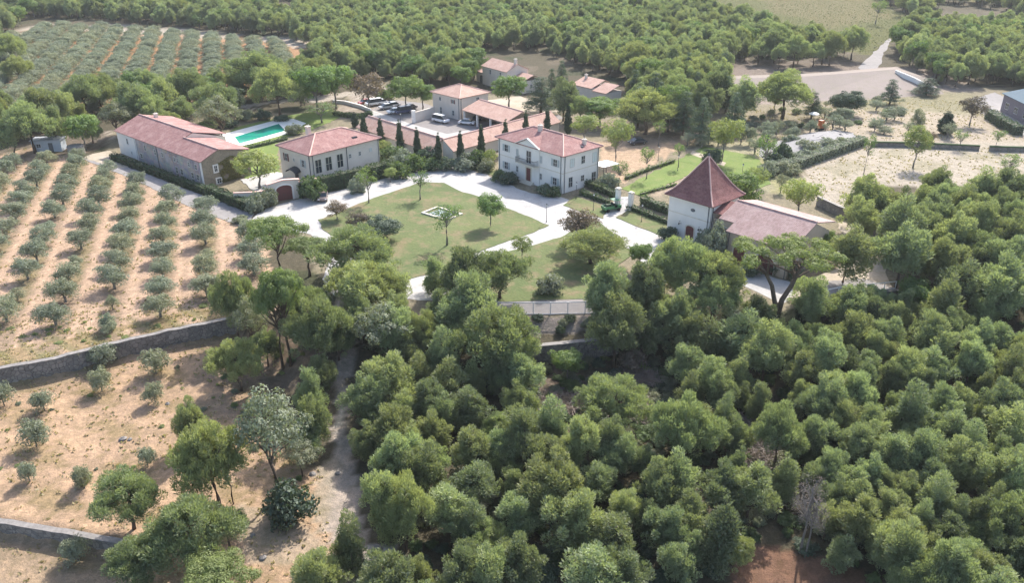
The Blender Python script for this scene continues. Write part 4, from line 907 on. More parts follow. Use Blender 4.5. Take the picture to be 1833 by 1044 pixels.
# ------------------------------------------------------------------ plants
def needle_quads(P, Nrm, size, aspect, g):
    n = len(P); t = Nrm*.7+np.array([0, 0, .75])+g.normal(size=(n, 3))*.45; t /= np.linalg.norm(t, axis=1, keepdims=True)+1e-9
    b = np.cross(t, g.normal(size=(n, 3))); b /= np.linalg.norm(b, axis=1, keepdims=True)+1e-9
    sz = size*(.6+.8*g.random((n, 1))); t = t*sz*.8; b = b*sz*aspect*.45
    return np.stack([P-t-b*.6, P-t*.2-b, P+t+b*.15, P+t*.1+b], 1)
def shell_dirs(n, g, up=.0):
    d = g.normal(size=(n, 3)); d[:, 2] += up; return d/(np.linalg.norm(d, axis=1, keepdims=True)+1e-9)
def crown_pts(lobes, g, puff=.75, per=1.0, nq=90, up=.55, inner=.15, squash=.8):
    """lobes: (x,y,z,rx,rz). Puffs of needles over each lobe; returns points, outward normals, per-puff variation, puff centres"""
    PP, NN, VV, CC = [], [], [], []
    for (x, y, z, rx, rz) in lobes:
        k = max(3, int(per*(rx*rx*2+rx*rz*2.2)/(puff*puff)))
        d = shell_dirs(k, g, up)
        f = .70+.45*g.random((k, 1)); f[g.random(k) < inner] *= .55
        c = np.array([x, y, z])+d*np.array([rx, rx, rz])*f
        for i in range(k):
            pr = puff*(.65+.7*g.random()); n = int(nq*(pr/puff)**1.6); e = shell_dirs(n, g, .35)
            r = (.45+.55*g.random((n, 1))**.5)
            PP.append(c[i]+e*r*pr*np.array([1, 1, squash])); nn = e*1.0+d[i]*.35; NN.append(nn); VV.append(np.full(n, g.random())*.8+g.random(n)*.2); CC.append(c[i])
    return np.concatenate(PP), np.concatenate(NN), np.concatenate(VV), CC
def make_plant(key, lobes, leaf, bark, trunk, g, puff=.75, per=1.0, nq=90, size=.24, aspect=.55, up=.55, limbs=8, lr=.05, inner=.15, squash=.8, jit=.7, nlimb_from=.45, needle=False):
    if size > .19: nq = int(nq*1.5); size = size*.80; jit = min(jit, .42); puff = puff*1.08
    P, Nn, V, CC = crown_pts(lobes, g, puff, per, nq, up, inner, squash)
    P[:, 2] = np.maximum(P[:, 2], .05)
    cm = quads_mesh('crown', needle_quads(P, Nn, size, aspect, g) if needle else leaf_quads(P, Nn, size, aspect, g, jit), V, leaf)
    mb = MB(); tp = trunk[0]; rr = trunk[1]; mb.tube(tp, rr, 7)
    T = [Vector(p) for p in tp]
    idx = g.permutation(len(CC))[:limbs]
    for i in idx:
        c = Vector(CC[i]); f = nlimb_from+(1-nlimb_from)*g.random()*.9; s = f*(len(T)-1); a = int(min(s, len(T)-2)); b = T[a]+(T[a+1]-T[a])*(s-a)
        if c.z < b.z: b = T[a]+(T[a+1]-T[a])*(s-a)*.6
        mid = b.lerp(c, .5)+Vector((0, 0, -.08*(c-b).length+.05)); mb.tube([b, mid, c], [lr*1.6, lr, lr*.4], 5, False)
    tm = bpy.data.meshes.new('trunk'); tm.from_pydata(mb.v, [], mb.f); tm.update(); auto_uv(tm); tm.materials.append(bark); tm.polygons.foreach_set('use_smooth', [True]*len(tm.polygons))
    W = np.percentile(P[:, 0], 98.8)-np.percentile(P[:, 0], 1.2); W = .5*W+.5*(np.percentile(P[:, 1], 98.8)-np.percentile(P[:, 1], 1.2)); H = np.percentile(P[:, 2], 99.5)
    PL[key] = (cm, tm, W, H)
PL = {}; LBL = {}
def bent(h, r, g, b=.25, n=5, top=.9):
    pts = [(0, 0, -.4)]+[(g.normal()*b*k/n, g.normal()*b*k/n, h*top*k/n) for k in range(1, n+1)]
    return pts, [r*1.25]+[r*(1-.75*k/n) for k in range(1, n+1)]
for v in range(5):      # Aleppo pines: egg shaped, broken into puffs
    g = np.random.default_rng(100+v); lobes = []
    for k in range(7):
        z = 2.6+4.5*k/6; r = (1.15+1.15*math.sin(math.pi*min(1, (k+.6)/7.0)))*(.95 if v < 3 else .76)*(.85+.3*g.random())*(.62 if k == 6 else .85 if k == 5 else 1); a = g.random()*6.28; q = 1.05*(1-k/8)+.25
        lobes.append((q*math.cos(a), q*math.sin(a), z, r*(.85 if k == 6 else 1)*.85, 1.15))
    make_plant('pine%d' % v, lobes, lf_pine, bark_p, bent(8, .17, g), g, puff=.56, per=.72, nq=84, size=.29, aspect=.5, up=.45, limbs=16, squash=1.35, needle=True)
for v in range(3):      # broad billowing pines
    g = np.random.default_rng(200+v); lobes = [(0, 0, 6.6, 2.2, 1.9)]
    for k in range(7):
        a = k*.9+g.random()*.6; q = 2.1+g.random()*.9; lobes.append((q*math.cos(a), q*math.sin(a), 4.3+g.random()*2.0, 1.5+g.random()*.5, 1.15+g.random()*.4))
    make_plant('billow%d' % v, lobes, lf_bill, bark_p, bent(7.5, .26, g, .4), g, puff=.64, per=.80, nq=92, size=.28, aspect=.5, up=.75, limbs=20, lr=.07, squash=1.1, needle=True)
for v in range(2):      # flat topped umbrella pines with a bare stem
    g = np.random.default_rng(300+v); lobes = []
    for k in range(11):
        a = k*2.4; q = 3.3*math.sqrt(k/10.); lobes.append((q*math.cos(a), q*math.sin(a), 7.9-.07*q*q+g.random()*.4, 1.3, .55))
    make_plant('umbrella%d' % v, lobes, lf_umb, bark_p, bent(7.2, .27, g, .25), g, puff=.6, per=1.15, nq=95, size=.24, aspect=.5, up=1.0, limbs=22, lr=.08, inner=.05, nlimb_from=.62)
g = np.random.default_rng(320); lobes = []
for k in range(15):
    a = k*2.4; q = 4.6*math.sqrt(k/14.); lobes.append((q*math.cos(a)*1.15, q*math.sin(a)*.85, 8.5-.05*q*q+g.random()*.4, 1.05, .34))
make_plant('forked', lobes, lf_umb, bark_p, ([(0,0,-.4),(.3,.1,1.6),(1.1,.2,3.4),(1.5,.1,5.2),(2.6,.3,7.3)], [.34,.28,.24,.2,.1]), g, puff=.5, per=.8, nq=80, size=.24, aspect=.5, up=1.0, limbs=16, lr=.08, inner=.05, nlimb_from=.62)
_tm = PL['forked'][1]; _mb = MB(); _mb.tube([(.1,0,-.3),(-.5,.05,1.5),(-1.0,.1,3.6),(-1.9,0,5.4),(-3.1,.2,7.4)], [.3,.26,.22,.17,.08], 7)
for q in ((-4.2,.8,7.7),(-2.4,-1.6,7.9),(-3.6,-1.2,7.6),(-1.2,1.4,7.9),(-4.8,-.3,7.5)): _mb.tube([(-1.7,0,5.2),((-1.7+q[0])/2,q[1]/2,6.3),q], [.13,.1,.04], 5, False)
_bm = bmesh.new(); _bm.from_mesh(_tm); _t2 = bpy.data.meshes.new('x'); _t2.from_pydata(_mb.v, [], _mb.f); _bm.from_mesh(_t2); _bm.to_mesh(_tm); _bm.free(); bpy.data.meshes.remove(_t2); _tm.polygons.foreach_set('use_smooth', [True]*len(_tm.polygons))
for v in range(2):      # small pointed pines
    g = np.random.default_rng(350+v); lobes = [(g.normal()*.12, g.normal()*.12, 1.5+4.6*k/6, 1.45*(1-k/8)+.12, .85) for k in range(7)]
    make_plant('cone%d' % v, lobes, lf_pine, bark_p, bent(6.6, .12, g, .15), g, puff=.44, per=.95, nq=66, size=.25, aspect=.45, up=.4, limbs=10, squash=1.3, needle=True)
for v in range(4):      # olive trees
    g = np.random.default_rng(400+v); lobes = [(0, 0, 2.1, 1.3, 1.1)]
    for k in range(6):
        a = k*1.05+g.random()*.6; q = .8+g.random()*.6; lobes.append((q*math.cos(a), q*math.sin(a), 1.3+g.random()*1.2, .7+g.random()*.3, .75))
    make_plant('olive%d' % v, lobes, lf_olive, bark_g, ([(0,0,-.3),(.05,0,.35),(.0,.06,.8),(0,.1,1.5)], [.22,.17,.15,.06]), g, puff=.46, per=.85, nq=62, size=.18, aspect=.45, up=.5, limbs=10, lr=.04, jit=1.0)
g = np.random.default_rng(480)
make_plant('bushyolive', [(0,0,1.2,1.1,.95),(.6,.3,1.0,.8,.8),(-.6,.2,1.05,.8,.75),(.1,-.7,.9,.8,.7)], lf_olive, bark_g, ([(0,0,-.2),(0,0,.5),(0,.1,1.2)], [.12,.09,.04]), g, puff=.4, per=.85, nq=56, size=.18, aspect=.45, up=.5, limbs=8, lr=.025, jit=.8)
g = np.random.default_rng(500)
make_plant('cypress', [(0,0,.8+4.2*k/7, [.46,.55,.58,.55,.48,.38,.26,.12][k], .5) for k in range(8)], lf_cyp, bark_g, ([(0,0,-.3),(0,0,3.5)], [.1,.04]), g, puff=.26, per=2.4, nq=60, size=.17, aspect=.5, up=.2, limbs=2)
for v in range(2):      # round broadleaved trees
    g = np.random.default_rng(600+v); lobes = [(0,0,4.0,1.9,1.7)]+[(1.3*math.cos(a), 1.3*math.sin(a), 3.6+g.random()*1.2, 1.25, 1.1) for a in (0,1.3,2.5,3.8,5.1)]
    make_plant('round%d' % v, lobes, lf_round, bark_g, bent(4.6, .16, g, .15), g, puff=.55, per=.95, nq=60, size=.24, aspect=.75, up=.3, limbs=12)
    make_plant('lime%d' % v, lobes, lf_lime, bark_g, bent(4.6, .16, g, .15), g, puff=.55, per=.6, nq=42, size=.24, aspect=.75, up=.3, limbs=14)
for v in range(2):      # thin open trees
    g = np.random.default_rng(650+v); lobes = [(0,0,4.3,1.3,1.5)]+[(.9*math.cos(a), .9*math.sin(a), 3.2+g.random()*1.6, .8, .9) for a in (0,1.6,3.1,4.6)]
    make_plant('sparse%d' % v, lobes, lf_round, bark_g, bent(5.2, .12, g, .2), g, puff=.5, per=.42, nq=24, size=.22, aspect=.7, up=.3, limbs=22, lr=.035)
    make_plant('brown%d' % v, [(x, y, z*.8, a*1.15, b*1.1) for x, y, z, a, b in lobes], lf_brown, bark_g, bent(4.2, .12, g, .2), g, puff=.5, per=.75, nq=40, size=.22, aspect=.7, up=.3, limbs=22, lr=.035)
g = np.random.default_rng(700)
make_plant('dark', [(0,0,2.9,2.1,1.8)]+[(1.3*math.cos(a), 1.3*math.sin(a), 2.3+g.random()*1.3, 1.4, 1.2) for a in (0,1,2,3,4,5)], lf_dark, bark_g, bent(3.5, .2, g, .2), g, puff=.55, per=1.0, nq=60, size=.22, aspect=.7, up=.25, limbs=6)
make_plant('cedar', [(0,0,2.0+1.25*k, 2.3-.33*k, .7) for k in range(6)], lf_dark, bark_p, bent(8, .18, g, .1), g, puff=.5, per=.95, nq=52, size=.24, aspect=.45, up=.3, limbs=8)
make_plant('dead', [(0,0,4.6,1.1,1.5),(.5,.3,3.4,1.0,1.0),(-.6,-.2,3.7,.9,1.0)], lf_dead, bark_g, bent(6, .12, g, .2), g, puff=.5, per=.8, nq=34, size=.20, aspect=.2, up=.3, limbs=34, lr=.03)
make_plant('greypine', [(0,0,5.6,1.8,1.4),(1.5,.4,4.9,1.4,1.1),(-1.5,.5,4.8,1.5,1.1),(.2,-1.5,4.4,1.4,1.0),(0,1.6,4.6,1.3,1.0)], lf_grey, bark_p, bent(6, .19, g, .3), g, puff=.62, per=.75, nq=62, size=.25, aspect=.5, up=.8, limbs=22, lr=.05)
for v, lf in enumerate((lf_shrub, lf_grey, lf_lav, lf_dark, lf_lime, lf_olive)):
    g = np.random.default_rng(800+v)
    make_plant('shrub%d' % v, [(0,0,.75,.9,.7),(.6,.2,.6,.6,.5),(-.5,.4,.55,.65,.5),(0,-.6,.5,.6,.45)], lf, bark_g, ([(0,0,-.2),(0,0,.7)], [.06,.03]), g, puff=.34, per=1.0, nq=40, size=.17, aspect=.65, up=.3, limbs=5, lr=.02)
def ballolive(key, seed):
    g = np.random.default_rng(seed)
    make_plant(key, [(0,0,2.5,1.25,1.0)], lf_olive, bark_g, ([(0,0,-.3),(.08,0,.5),(-.04,.05,1.2),(0,0,2.2)], [.2,.16,.13,.06]), g, puff=.34, per=1.3, nq=42, size=.16, aspect=.5, up=.1, limbs=6, lr=.04)
ballolive('topiary', 860)
NAMES = {'pine':'aleppo_pine','billow':'spreading_pine','umbrella':'umbrella_pine','cone':'young_pine','forked':'umbrella_pine','olive':'olive_tree','cypress':'cypress_tree','round':'leafy_tree','lime':'yellow_leaved_tree',
         'sparse':'thin_tree','brown':'bushy_tree','dark':'holm_oak','cedar':'dark_conifer','dead':'dry_pine','greypine':'grey_green_pine','shrub':'shrub','topiary':'clipped_olive_tree','bushyolive':'olive_tree'}
CAT = {'pine':'pine tree','billow':'pine tree','umbrella':'pine tree','cone':'pine tree','forked':'pine tree','olive':'olive tree','cypress':'cypress','dark':'oak','cedar':'conifer','shrub':'shrub','topiary':'olive tree','bushyolive':'olive tree','greypine':'pine tree','dead':'pine tree'}
VAR = {'pine':5,'billow':3,'umbrella':2,'cone':2,'olive':4,'round':2,'lime':2,'sparse':2,'brown':2}
taken = []     # (x, y, radius)
FIRST = {}
def pct(x, y, z):
    a, b = proj(x, y, z); 
    return '%s percent across and %s percent down the photo' % (words(max(0, min(99, round(a/18.33)))), words(max(0, min(99, round(b/10.44)))))
ONES = 'zero one two three four five six seven eight nine ten eleven twelve thirteen fourteen fifteen sixteen seventeen eighteen nineteen'.split()
TENS = 'twenty thirty forty fifty sixty seventy eighty ninety'.split()
def nth(n):
    o = 'zeroth first second third fourth fifth sixth seventh eighth ninth tenth eleventh twelfth thirteenth fourteenth fifteenth sixteenth seventeenth eighteenth nineteenth twentieth'.split()
    if n <= 20: return o[n]
    t = n//10; return {2:'twentieth',3:'thirtieth',4:'fortieth'}[t] if n % 10 == 0 else {2:'twenty',3:'thirty',4:'forty'}[t]+'-'+o[n % 10]
def words(n): return ONES[n] if n < 20 else TENS[n//10-2]+('-'+ONES[n % 10] if n % 10 else '')
def plant(kind, loc, H, W, label, group=None, rot=None, part=True, variant=None):
    base = kind.rstrip('0123456789'); key = kind
    if kind in VAR: key = kind+str(rnd.randrange(VAR[kind]))
    cm, tm, w0, h0 = PL[key]
    r = bpy.data.objects.new(NAMES[base], None); COL.objects.link(r); r.location = (loc[0], loc[1], loc[2]-.05)
    r.rotation_euler = (0, 0, rnd.uniform(0, 6.28) if rot is None else rot); sw, sh = W/w0, H/h0
    r.scale = (sw, sw, sh)
    if '@' in label: label = label.replace('@', pct(loc[0], loc[1], loc[2]+H*.7))
    c = bpy.data.objects.new('crown', cm); COL.objects.link(c); c.parent = r
    t = bpy.data.objects.new('trunk', tm); COL.objects.link(t); t.parent = r
    if key not in FIRST: FIRST[key] = (c, t)
    if label in LBL: label = ('taller ' if H > LBL[label] else 'smaller ')+label
    LBL[label] = H
    tag(r, label, CAT.get(base, 'tree'), group); taken.append((loc[0], loc[1], W*.42)); return r
def solve(px, ytop, wpx, ratio, ybase=None, hmin=1.0, hmax=13.0):
    if ybase is not None:
        b = G(px if not isinstance(ybase, tuple) else ybase[0], ybase if not isinstance(ybase, tuple) else ybase[1]); lo, hi = .3, 25
        for _ in range(30):
            mid = (lo+hi)/2
            if proj(b[0], b[1], b[2]+mid)[1] > ytop: lo = mid
            else: hi = mid
        h = lo; s = scale_at((b[0], b[1], b[2]+h*.7)); return b, h, wpx/s
    h = 6.0
    for _ in range(5):
        b = G(px, ytop, h); s = scale_at((b[0], b[1], b[2]+h)); h = max(hmin, min(hmax, ratio*wpx/s))
    return b, h, wpx/s
RAT = {'pine':1.55,'billow':1.15,'umbrella':1.05,'cone':1.9,'olive':.85,'cypress':3.7,'round':1.25,'lime':1.25,'sparse':1.4,'brown':1.1,'dark':.95,'cedar':1.8,'dead':1.7,'greypine':1.2,'shrub':.8,'topiary':1.3,'bushyolive':.9}
def put(kind, px, ytop, wpx, ybase=None, label=None, group=None, ratio=None):
    b_ = kind.rstrip('0123456789'); b, h, w_ = solve(px, ytop, wpx, ratio or RAT[b_], ybase)
    return plant(kind, b, h, w_, label, group)
# --- the pines one can point to (photo column, top row, crown width, foot row)
put('umbrella0', 510, 393, 100, (505, 510), 'tall umbrella pine with bare stem between the olive rows and the white drive')
put('umbrella1', 547, 430, 80, None, 'low umbrella pine just right of the tall one beside the white drive', ratio=.9)
put('billow', 642, 412, 128, (642, 515), 'wide bright green spreading pine overlapping the left edge of the lawn')
put('umbrella0', 618, 424, 60, None, 'smaller umbrella pine nestled against the wide one at the lawn edge')
put('billow', 650, 472, 105, (648, 560), 'dark pine group crown where the drive turns into the dirt track')
put('billow', 440, 489, 75, (428, 612), 'grey green pine leaning over the right end of the orchard wall')
put('greypine', 457, 532, 60, (455, 640), 'sparse pine with thin grey crown in front of the orchard wall end')
put('umbrella0', 500, 512, 80, (507, 660), 'tall pine with two level crown and dark bare stem near the orchard wall end')
put('umbrella1', 530, 486, 80, (520, 655), 'pine with light rounded crown rising behind the stems near the orchard wall end')
put('billow', 578, 537, 105, (575, 655), 'full rounded pine just left of the dirt track below the orchard wall end')
put('billow', 600, 585, 60, None, 'dark pine leaning over the left side of the dirt track')
put('billow', 432, 612, 95, (432, 700), 'low round crowned pine alone on the terrace below the orchard wall')
put('cone', 549, 662, 50, None, 'light green young pine left of the dirt track below the stone wall')
put('greypine', 465, 697, 128, (500, 890), 'large grey green pine leaning left over the pale bank with dark bare limbs')
put('pine', 573, 706, 52, (567, 812), 'slim pine between the leaning grey pine and the dirt track')
put('pine', 540, 752, 55, None, 'pine with thin crown just behind the dark bush by the track')
put('pine', 350, 715, 50, (350, 800), 'light green pine standing behind the bright one on the left terrace')
put('billow', 352, 764, 118, (392, 915), 'bright green pine with tiered crown on the left terrace')
put('greypine', 413, 785, 52, (418, 903), 'small dark grey green pine right of the bright tiered pine')
put('billow', 244, 851, 106, (240, 948), 'bright green round topped pine at the end of the low wall')
put('billow', 333, 905, 145, None, 'broad dark pine with many puffs right of the low wall end')
put('billow', 400, 921, 66, None, 'rounded pine at the right side of the broad dark one')
put('billow', 240, 968, 100, None, 'grey green pine below the low wall at the bottom left')
put('umbrella0', 385, 1016, 130, None, 'yellow green pine top cut by the bottom edge left of the track')
put('shrub3', 522, 872, 84, (522, 928), 'dark blue green bush under the leaning grey pine beside the track')
put('cone', 635, 921, 56, (632, 1035), 'slim bright pointed pine at the lower end of the dirt track')
put('pine', 700, 847, 78, (695, 975), 'bright green pine standing left of its twin just right of the lower track')
put('billow', 738, 860, 92, (727, 987), 'bright green round pine with visible stem just right of the lower track')
put('cone', 789, 840, 30, None, 'thin small pine in the dark gap right of the bright twin pines')
put('billow', 868, 553, 145, (880, 680), 'huge round pine with cloud like light green puffs left of the curved wall')
put('billow', 915, 590, 90, None, 'right hand crown of the cloud like pine group left of the curved wall')
put('pine', 930, 640, 66, None, 'pine with light puffs low in front of the cloud like pine')
put('pine', 826, 447, 76, None, 'tall green pine at the tip of the white path left of the lower lawn')
put('pine', 840, 492, 86, None, 'large green pine in front of the path tip left of the lawn fence')
put('billow', 908, 452, 104, (895, 535), 'wide two headed pine on the lower lawn above the left end of the fence')
put('billow', 1048, 412, 106, (1058, 472), 'dome topped pine with leaning stem casting a dark shadow on the lower lawn')
put('brown', 1040, 374, 66, None, 'purplish leafy bush tree directly behind the dome topped pine')
put('pine', 1098, 470, 80, None, 'large soft green pine at the right end of the lawn fence')
put('pine', 1155, 474, 70, None, 'soft green pine second from the right end of the lawn fence')
put('pine', 1106, 533, 92, None, 'big bushy pine standing in front of the right end of the curved wall')
put('pine', 1160, 560, 66, None, 'yellowish pine right of the bushy one beside the curved wall')
put('round', 1148, 436, 42, None, 'small round tree at the lower end of the white drive')
put('billow', 1225, 430, 105, None, 'spreading pine in front of the tower door')
put('billow', 1290, 458, 95, None, 'spreading pine in front of the left arch of the wing')
put('billow', 1280, 496, 90, None, 'lower billowing pine in front of the wing forecourt')
_b, _h, _w = solve(1392, 431, 158, 1, (1392, 558)); plant('forked', _b, _h, _w, 'wide umbrella pine with forked bare stems standing before the wing', rot=.1)
put('pine', 1453, 495, 66, (1450, 590), 'dense green pine directly right of the forked umbrella pine')
put('pine', 1513, 407, 76, (1508, 506), 'upright green pine at the right end of the wing')
put('round', 1484, 414, 42, None, 'small round tree tucked between the wing and the upright pine')
put('pine', 1608, 407, 88, (1602, 516), 'large dark pine with double top at the right of the paved corner')
put('pine', 1568, 512, 50, None, 'small pine covering the right end of the white railing')
put('round', 1651, 503, 66, None, 'round topped pale tree right of the railing above the brush')
put('dead', 1423, 852, 62, (1432, 990), 'dry mauve grey pine with bare twigs in the lower right wood')
put('dead', 1446, 878, 50, (1442, 995), 'second dry grey pine right beside the mauve one in the lower right wood')
put('billow', 1388, 729, 90, (1385, 838), 'pale olive green round pine with a visible stem beside grey brushwood')
put('billow', 1102, 680, 125, None, 'large dome shaped pine with light rim at the centre of the wood', ratio=.95)
put('billow', 1258, 714, 112, (1215, 850), 'large grey green dome shaped pine right of centre in the wood')
put('cone', 1327, 640, 50, None, 'tall pointed pine rising over the clearing below the wing')
put('brown', 1135, 628, 48, None, 'grey leafless looking bush right of the curved stone wall')
put('round', 1017, 630, 50, None, 'round grey green tree below the middle of the curved stone wall')
for _k, _x, _y, _w, _b, _l in (('billow',545,516,80,None,'pine with soft flat puffs between the two dark stems and the track'),('greypine',442,545,62,None,'thin grey pine directly over the end of the orchard wall'),('billow',672,486,84,None,'dark rounded pine at the bend where the drive becomes the track'),
   ('greypine',680,545,100,None,'open grey green pine right of the upper dirt track'),('pine',569,636,50,None,'dark narrow pine on the left edge of the upper track'),('greypine',533,790,66,None,'thin greyish pine just right of the leaning grey pine'),('pine',604,556,56,None,'pine standing over the left edge of the upper track'),
   ('greypine',500,730,80,None,'grey green crown overlapping the large leaning grey pine'),('pine',470,590,50,None,'slender pine behind the leaning stems near the wall end')): put(_k, _x, _y, _w, _b, _l)
NEAR = [(667,708,60),(698,732,78),(655,758,55),(764,683,60),(789,708,62),(843,694,66),(764,739,62),(841,771,66),(852,826,76),(845,900,62),(860,930,82),(562,990,85),(684,994,112),(893,776,60),
 (905,808,60),(943,732,82),(895,743,60),(1061,753,52),(995,812,108),(1072,833,62),(1037,879,98),(1124,879,62),(1155,800,56),(1291,830,80),(1323,840,60),(1204,907,72),(1298,907,82),(925,890,72),(918,959,84),(1072,987,102),
 (1215,975,66),(1316,962,66),(1484,680,72),(1365,687,44),(1466,750,62),(1522,718,62),(1560,729,58),(1449,778,48),(1644,687,72),(1690,692,60),(1724,690,54),(1805,682,66),(1790,718,60),(1724,739,64),(1676,743,50),
 (1613,781,66),(1641,771,52),(1560,755,62),(1731,785,76),(1494,809,62),(1560,816,60),(1465,835,50),(1672,830,68),(1798,781,46),(1824,799,56),(1599,847,46),(1630,847,54),(1412,823,54),(1353,837,84),(1512,855,62),(1543,858,56),
 (1600,880,58),(1564,900,50),(1613,907,60),(1641,931,54),(1660,896,48),(1704,924,60),(1763,889,56),(1725,889,52),(1763,931,64),(1588,938,54),(1672,955,52),(1745,973,56),(1775,995,64),(1808,1018,66),(1487,903,56),(1515,959,56),
 (634,474,80),(690,478,62),(776,461,42),(790,520,52),(814,533,72),(703,526,58),(700,550,74),(640,535,60),(693,636,84),(650,674,72),(748,633,54),(765,685,66),(720,600,60),(790,590,66),(800,640,66),
 (1170,508,60),(1196,430,60),(1272,574,72),(1340,554,84),(1380,580,84),(1447,633,62),(1499,667,62),(1484,590,60),(1537,561,64),(1575,535,58),(1610,540,54),(1513,583,56),(1598,570,56),(1523,623,50),(1553,650,50),(1672,564,74),(1758,574,64),
 (1799,583,60),(1630,626,64),(1680,623,60),(1751,614,60),(1740,467,76),(1798,457,90),(1700,500,70),(1240,560,70),(1210,520,70),(1230,620,60),(1560,312,70),(1620,350,78),(1545,352,58),(1592,338,54),(1690,352,62),(1735,336,58),(1768,302,60),(1812,304,60),
 (1660,372,62),(1720,385,66),(1775,360,70),(1820,380,70),(1650,420,66),(1700,430,66),(1760,415,70),(1815,425,70),(1685,300,50)]
def region_label(px, py, kind):
    shape = {'pine':'feathery pine','billow':'broad puffy pine','cone':'slender young pine','umbrella':'flat topped pine','greypine':'thin grey pine'}[kind]
    if py < 470 and px > 1500: w_ = 'in the wood right of the sandy ground'
    elif px > 1420 and py < 720: w_ = 'in the wood below the right end of the estate'
    elif px > 1420: w_ = 'crowding the lower right corner of the wood'
    elif px > 1180 and py < 700: w_ = 'on the slope below the tower and wing'
    elif px > 1000: w_ = 'in the middle of the lower wood'
    elif py > 690 and px > 740: w_ = 'in the lower wood left of its middle'
    elif px > 740: w_ = 'left of the curved retaining wall'
    elif py > 690: w_ = 'along the right side of the dirt track'
    else: w_ = 'where the drive enters the wood'
    w2 = {'in the wood right of the sandy ground':'right of the sand','in the wood below the right end of the estate':'below the corner','crowding the lower right corner of the wood':'in the dense wood','on the slope below the tower and wing':'below the tower','in the middle of the lower wood':'in the wood','in the lower wood left of its middle':'in the wood','left of the curved retaining wall':'near the lawn','along the right side of the dirt track':'by the track','where the drive enters the wood':'by the drive'}[w_]
    return shape+' '+w2+', @', 'pines '+w_
cnt = 0
for (px, yt, wp) in NEAR:
    k = rnd.choices(['pine','billow','cone'], [8, 1.6, 1])[0] if wp > 56 else rnd.choices(['pine','cone','billow'], [5, 3, 1])[0]
    lb, gr = region_label(px, yt, k); put(k, px, yt, wp*.98, None, lb, gr); cnt += 1
# --- automatic filling of the woods
def fits(x, y, r):
    for (a, b, c) in taken:
        if (a-x)**2+(b-y)**2 < (c*.62+r)**2: return False
    return True
def scatter(poly, step, excl=(), seed=1, jitter=.42, check=True, rad=1.5, dens=1.0):
    g = np.random.default_rng(seed); W_ = [U(a, max(b, -60), 0) for a, b in poly]; x0, x1 = min(p[0] for p in W_), max(p[0] for p in W_); y0, y1 = min(p[1] for p in W_)-4, max(p[1] for p in W_)
    gx, gy = np.meshgrid(np.arange(x0, x1, step), np.arange(y0, y1, step)); gx = gx+g.uniform(-jitter, jitter, gx.shape)*step; gy = gy+g.uniform(-jitter, jitter, gy.shape)*step
    gx, gy = gx.ravel(), gy.ravel(); z = terr(gx, gy); px, py = proj(gx, gy, z); m = inpoly(px, py, poly) & (g.random(len(gx)) < dens)
    for e in excl: m &= ~inpoly(px, py, e)
    out = []
    for i in np.nonzero(m)[0]:
        if not check or fits(gx[i], gy[i], rad): out.append((gx[i], gy[i], float(z[i]), px[i], py[i])); 
    return out
BLD = [[(180,190),(440,260),(520,300),(500,400),(180,290)],[(860,90),(960,90),(1090,140),(1120,130),(1120,175),(1030,200),(940,180),(850,160)]]
WOOD_LOW = [(655,615),(720,622),(800,610),(893,590),(925,640),(1080,640),(1100,575),(1250,555),(1420,575),(1540,580),(1600,530),(1700,515),(1650,470),(1600,450),(1555,425),(1560,392),(1620,388),(1720,380),(1900,385),(2050,700),(2000,1150),(1560,1150),(1540,1030),(1440,1000),(1330,1000),(1300,1080),(740,1150),(735,1000),(705,880),(700,760),(695,640)]
EXC_LOW = [TRACK, [(1150,610),(1285,610),(1270,700),(1180,730)], [(930,1000),(1000,1000),(1010,1060),(930,1060)], [(780,760),(830,780),(840,880),(790,900)], [(940,655),(1070,645),(1190,690),(1240,760),(1200,800),(1060,760),(1000,800),(940,760)], [(1320,690),(1400,700),(1400,860),(1330,840)], REDP, [(1640,520),(1700,560),(1690,640),(1640,600)]]
rest = []     # trees beyond the nearest ones, joined in the far wood
def fill(poly, step, excl, seed, h, kinds, wts, group=None, rad=1.5, dens=1.0, w=None):
    o = []
    for (x, y, z, px, py) in scatter(poly, step, excl, seed, rad=rad, dens=dens):
        k = rnd.choices(kinds, wts)[0]; hh = h*rnd.uniform(.72, 1.25); o.append((x, y, z, px, py, k, hh, hh/RAT[k]*rnd.uniform(.78, 1.04)))
        taken.append((x, y, 1.4))
    return o
cand = fill(WOOD_LOW, 3.5, EXC_LOW, 3, 6.0, ['pine','billow','cone'], [7,1,2], rad=1.35)
cand.sort(key=lambda c: c[1])
left_p = 300-cnt-52
for i, (x, y, z, px, py, k, hh, ww) in enumerate(cand):
    if i < 140 and px < 1845:
        lb, gr = region_label(px, py-40, k); taken.pop() if False else None
        plant(k, (x, y, z), hh, ww, lb, gr)
    else: rest.append((x, y, z, k, hh, ww))
NIND = cnt+min(130, len(cand))
print('near pines', cnt, 'low wood cand', len(cand))
# middle distance trees one can point to
MID = [('billow',140,135,70),('pine',62,158,55),('billow',40,185,80),('pine',85,190,50),('round',140,208,50),('billow',170,132,64),('pine',228,148,60),('billow',250,160,70),('pine',290,140,52),('billow',330,125,70),('dark',306,178,36),('pine',325,172,34),('billow',380,150,70),('greypine',385,170,76),('billow',300,200,40),('pine',270,185,40),
       ('billow',455,93,92),('billow',490,118,82),('pine',530,112,50),('round',560,118,70),('round',595,120,60),('sparse',540,140,34),('dark',410,158,50),('billow',10,60,50),('billow',25,100,46),('pine',105,165,46),('greypine',200,180,60),('billow',10,215,60),('pine',155,205,34)]
for k, px, yt, wp in MID: put(k, px, yt, wp, None, {'billow':'green puffy pine','pine':'green upright pine','round':'light green leafy tree','dark':'small dark oak','greypine':'grey green spreading pine','sparse':'thin small tree'}[k]+' behind the farmhouse, @', 'trees between the far olive rows and the farmhouse')
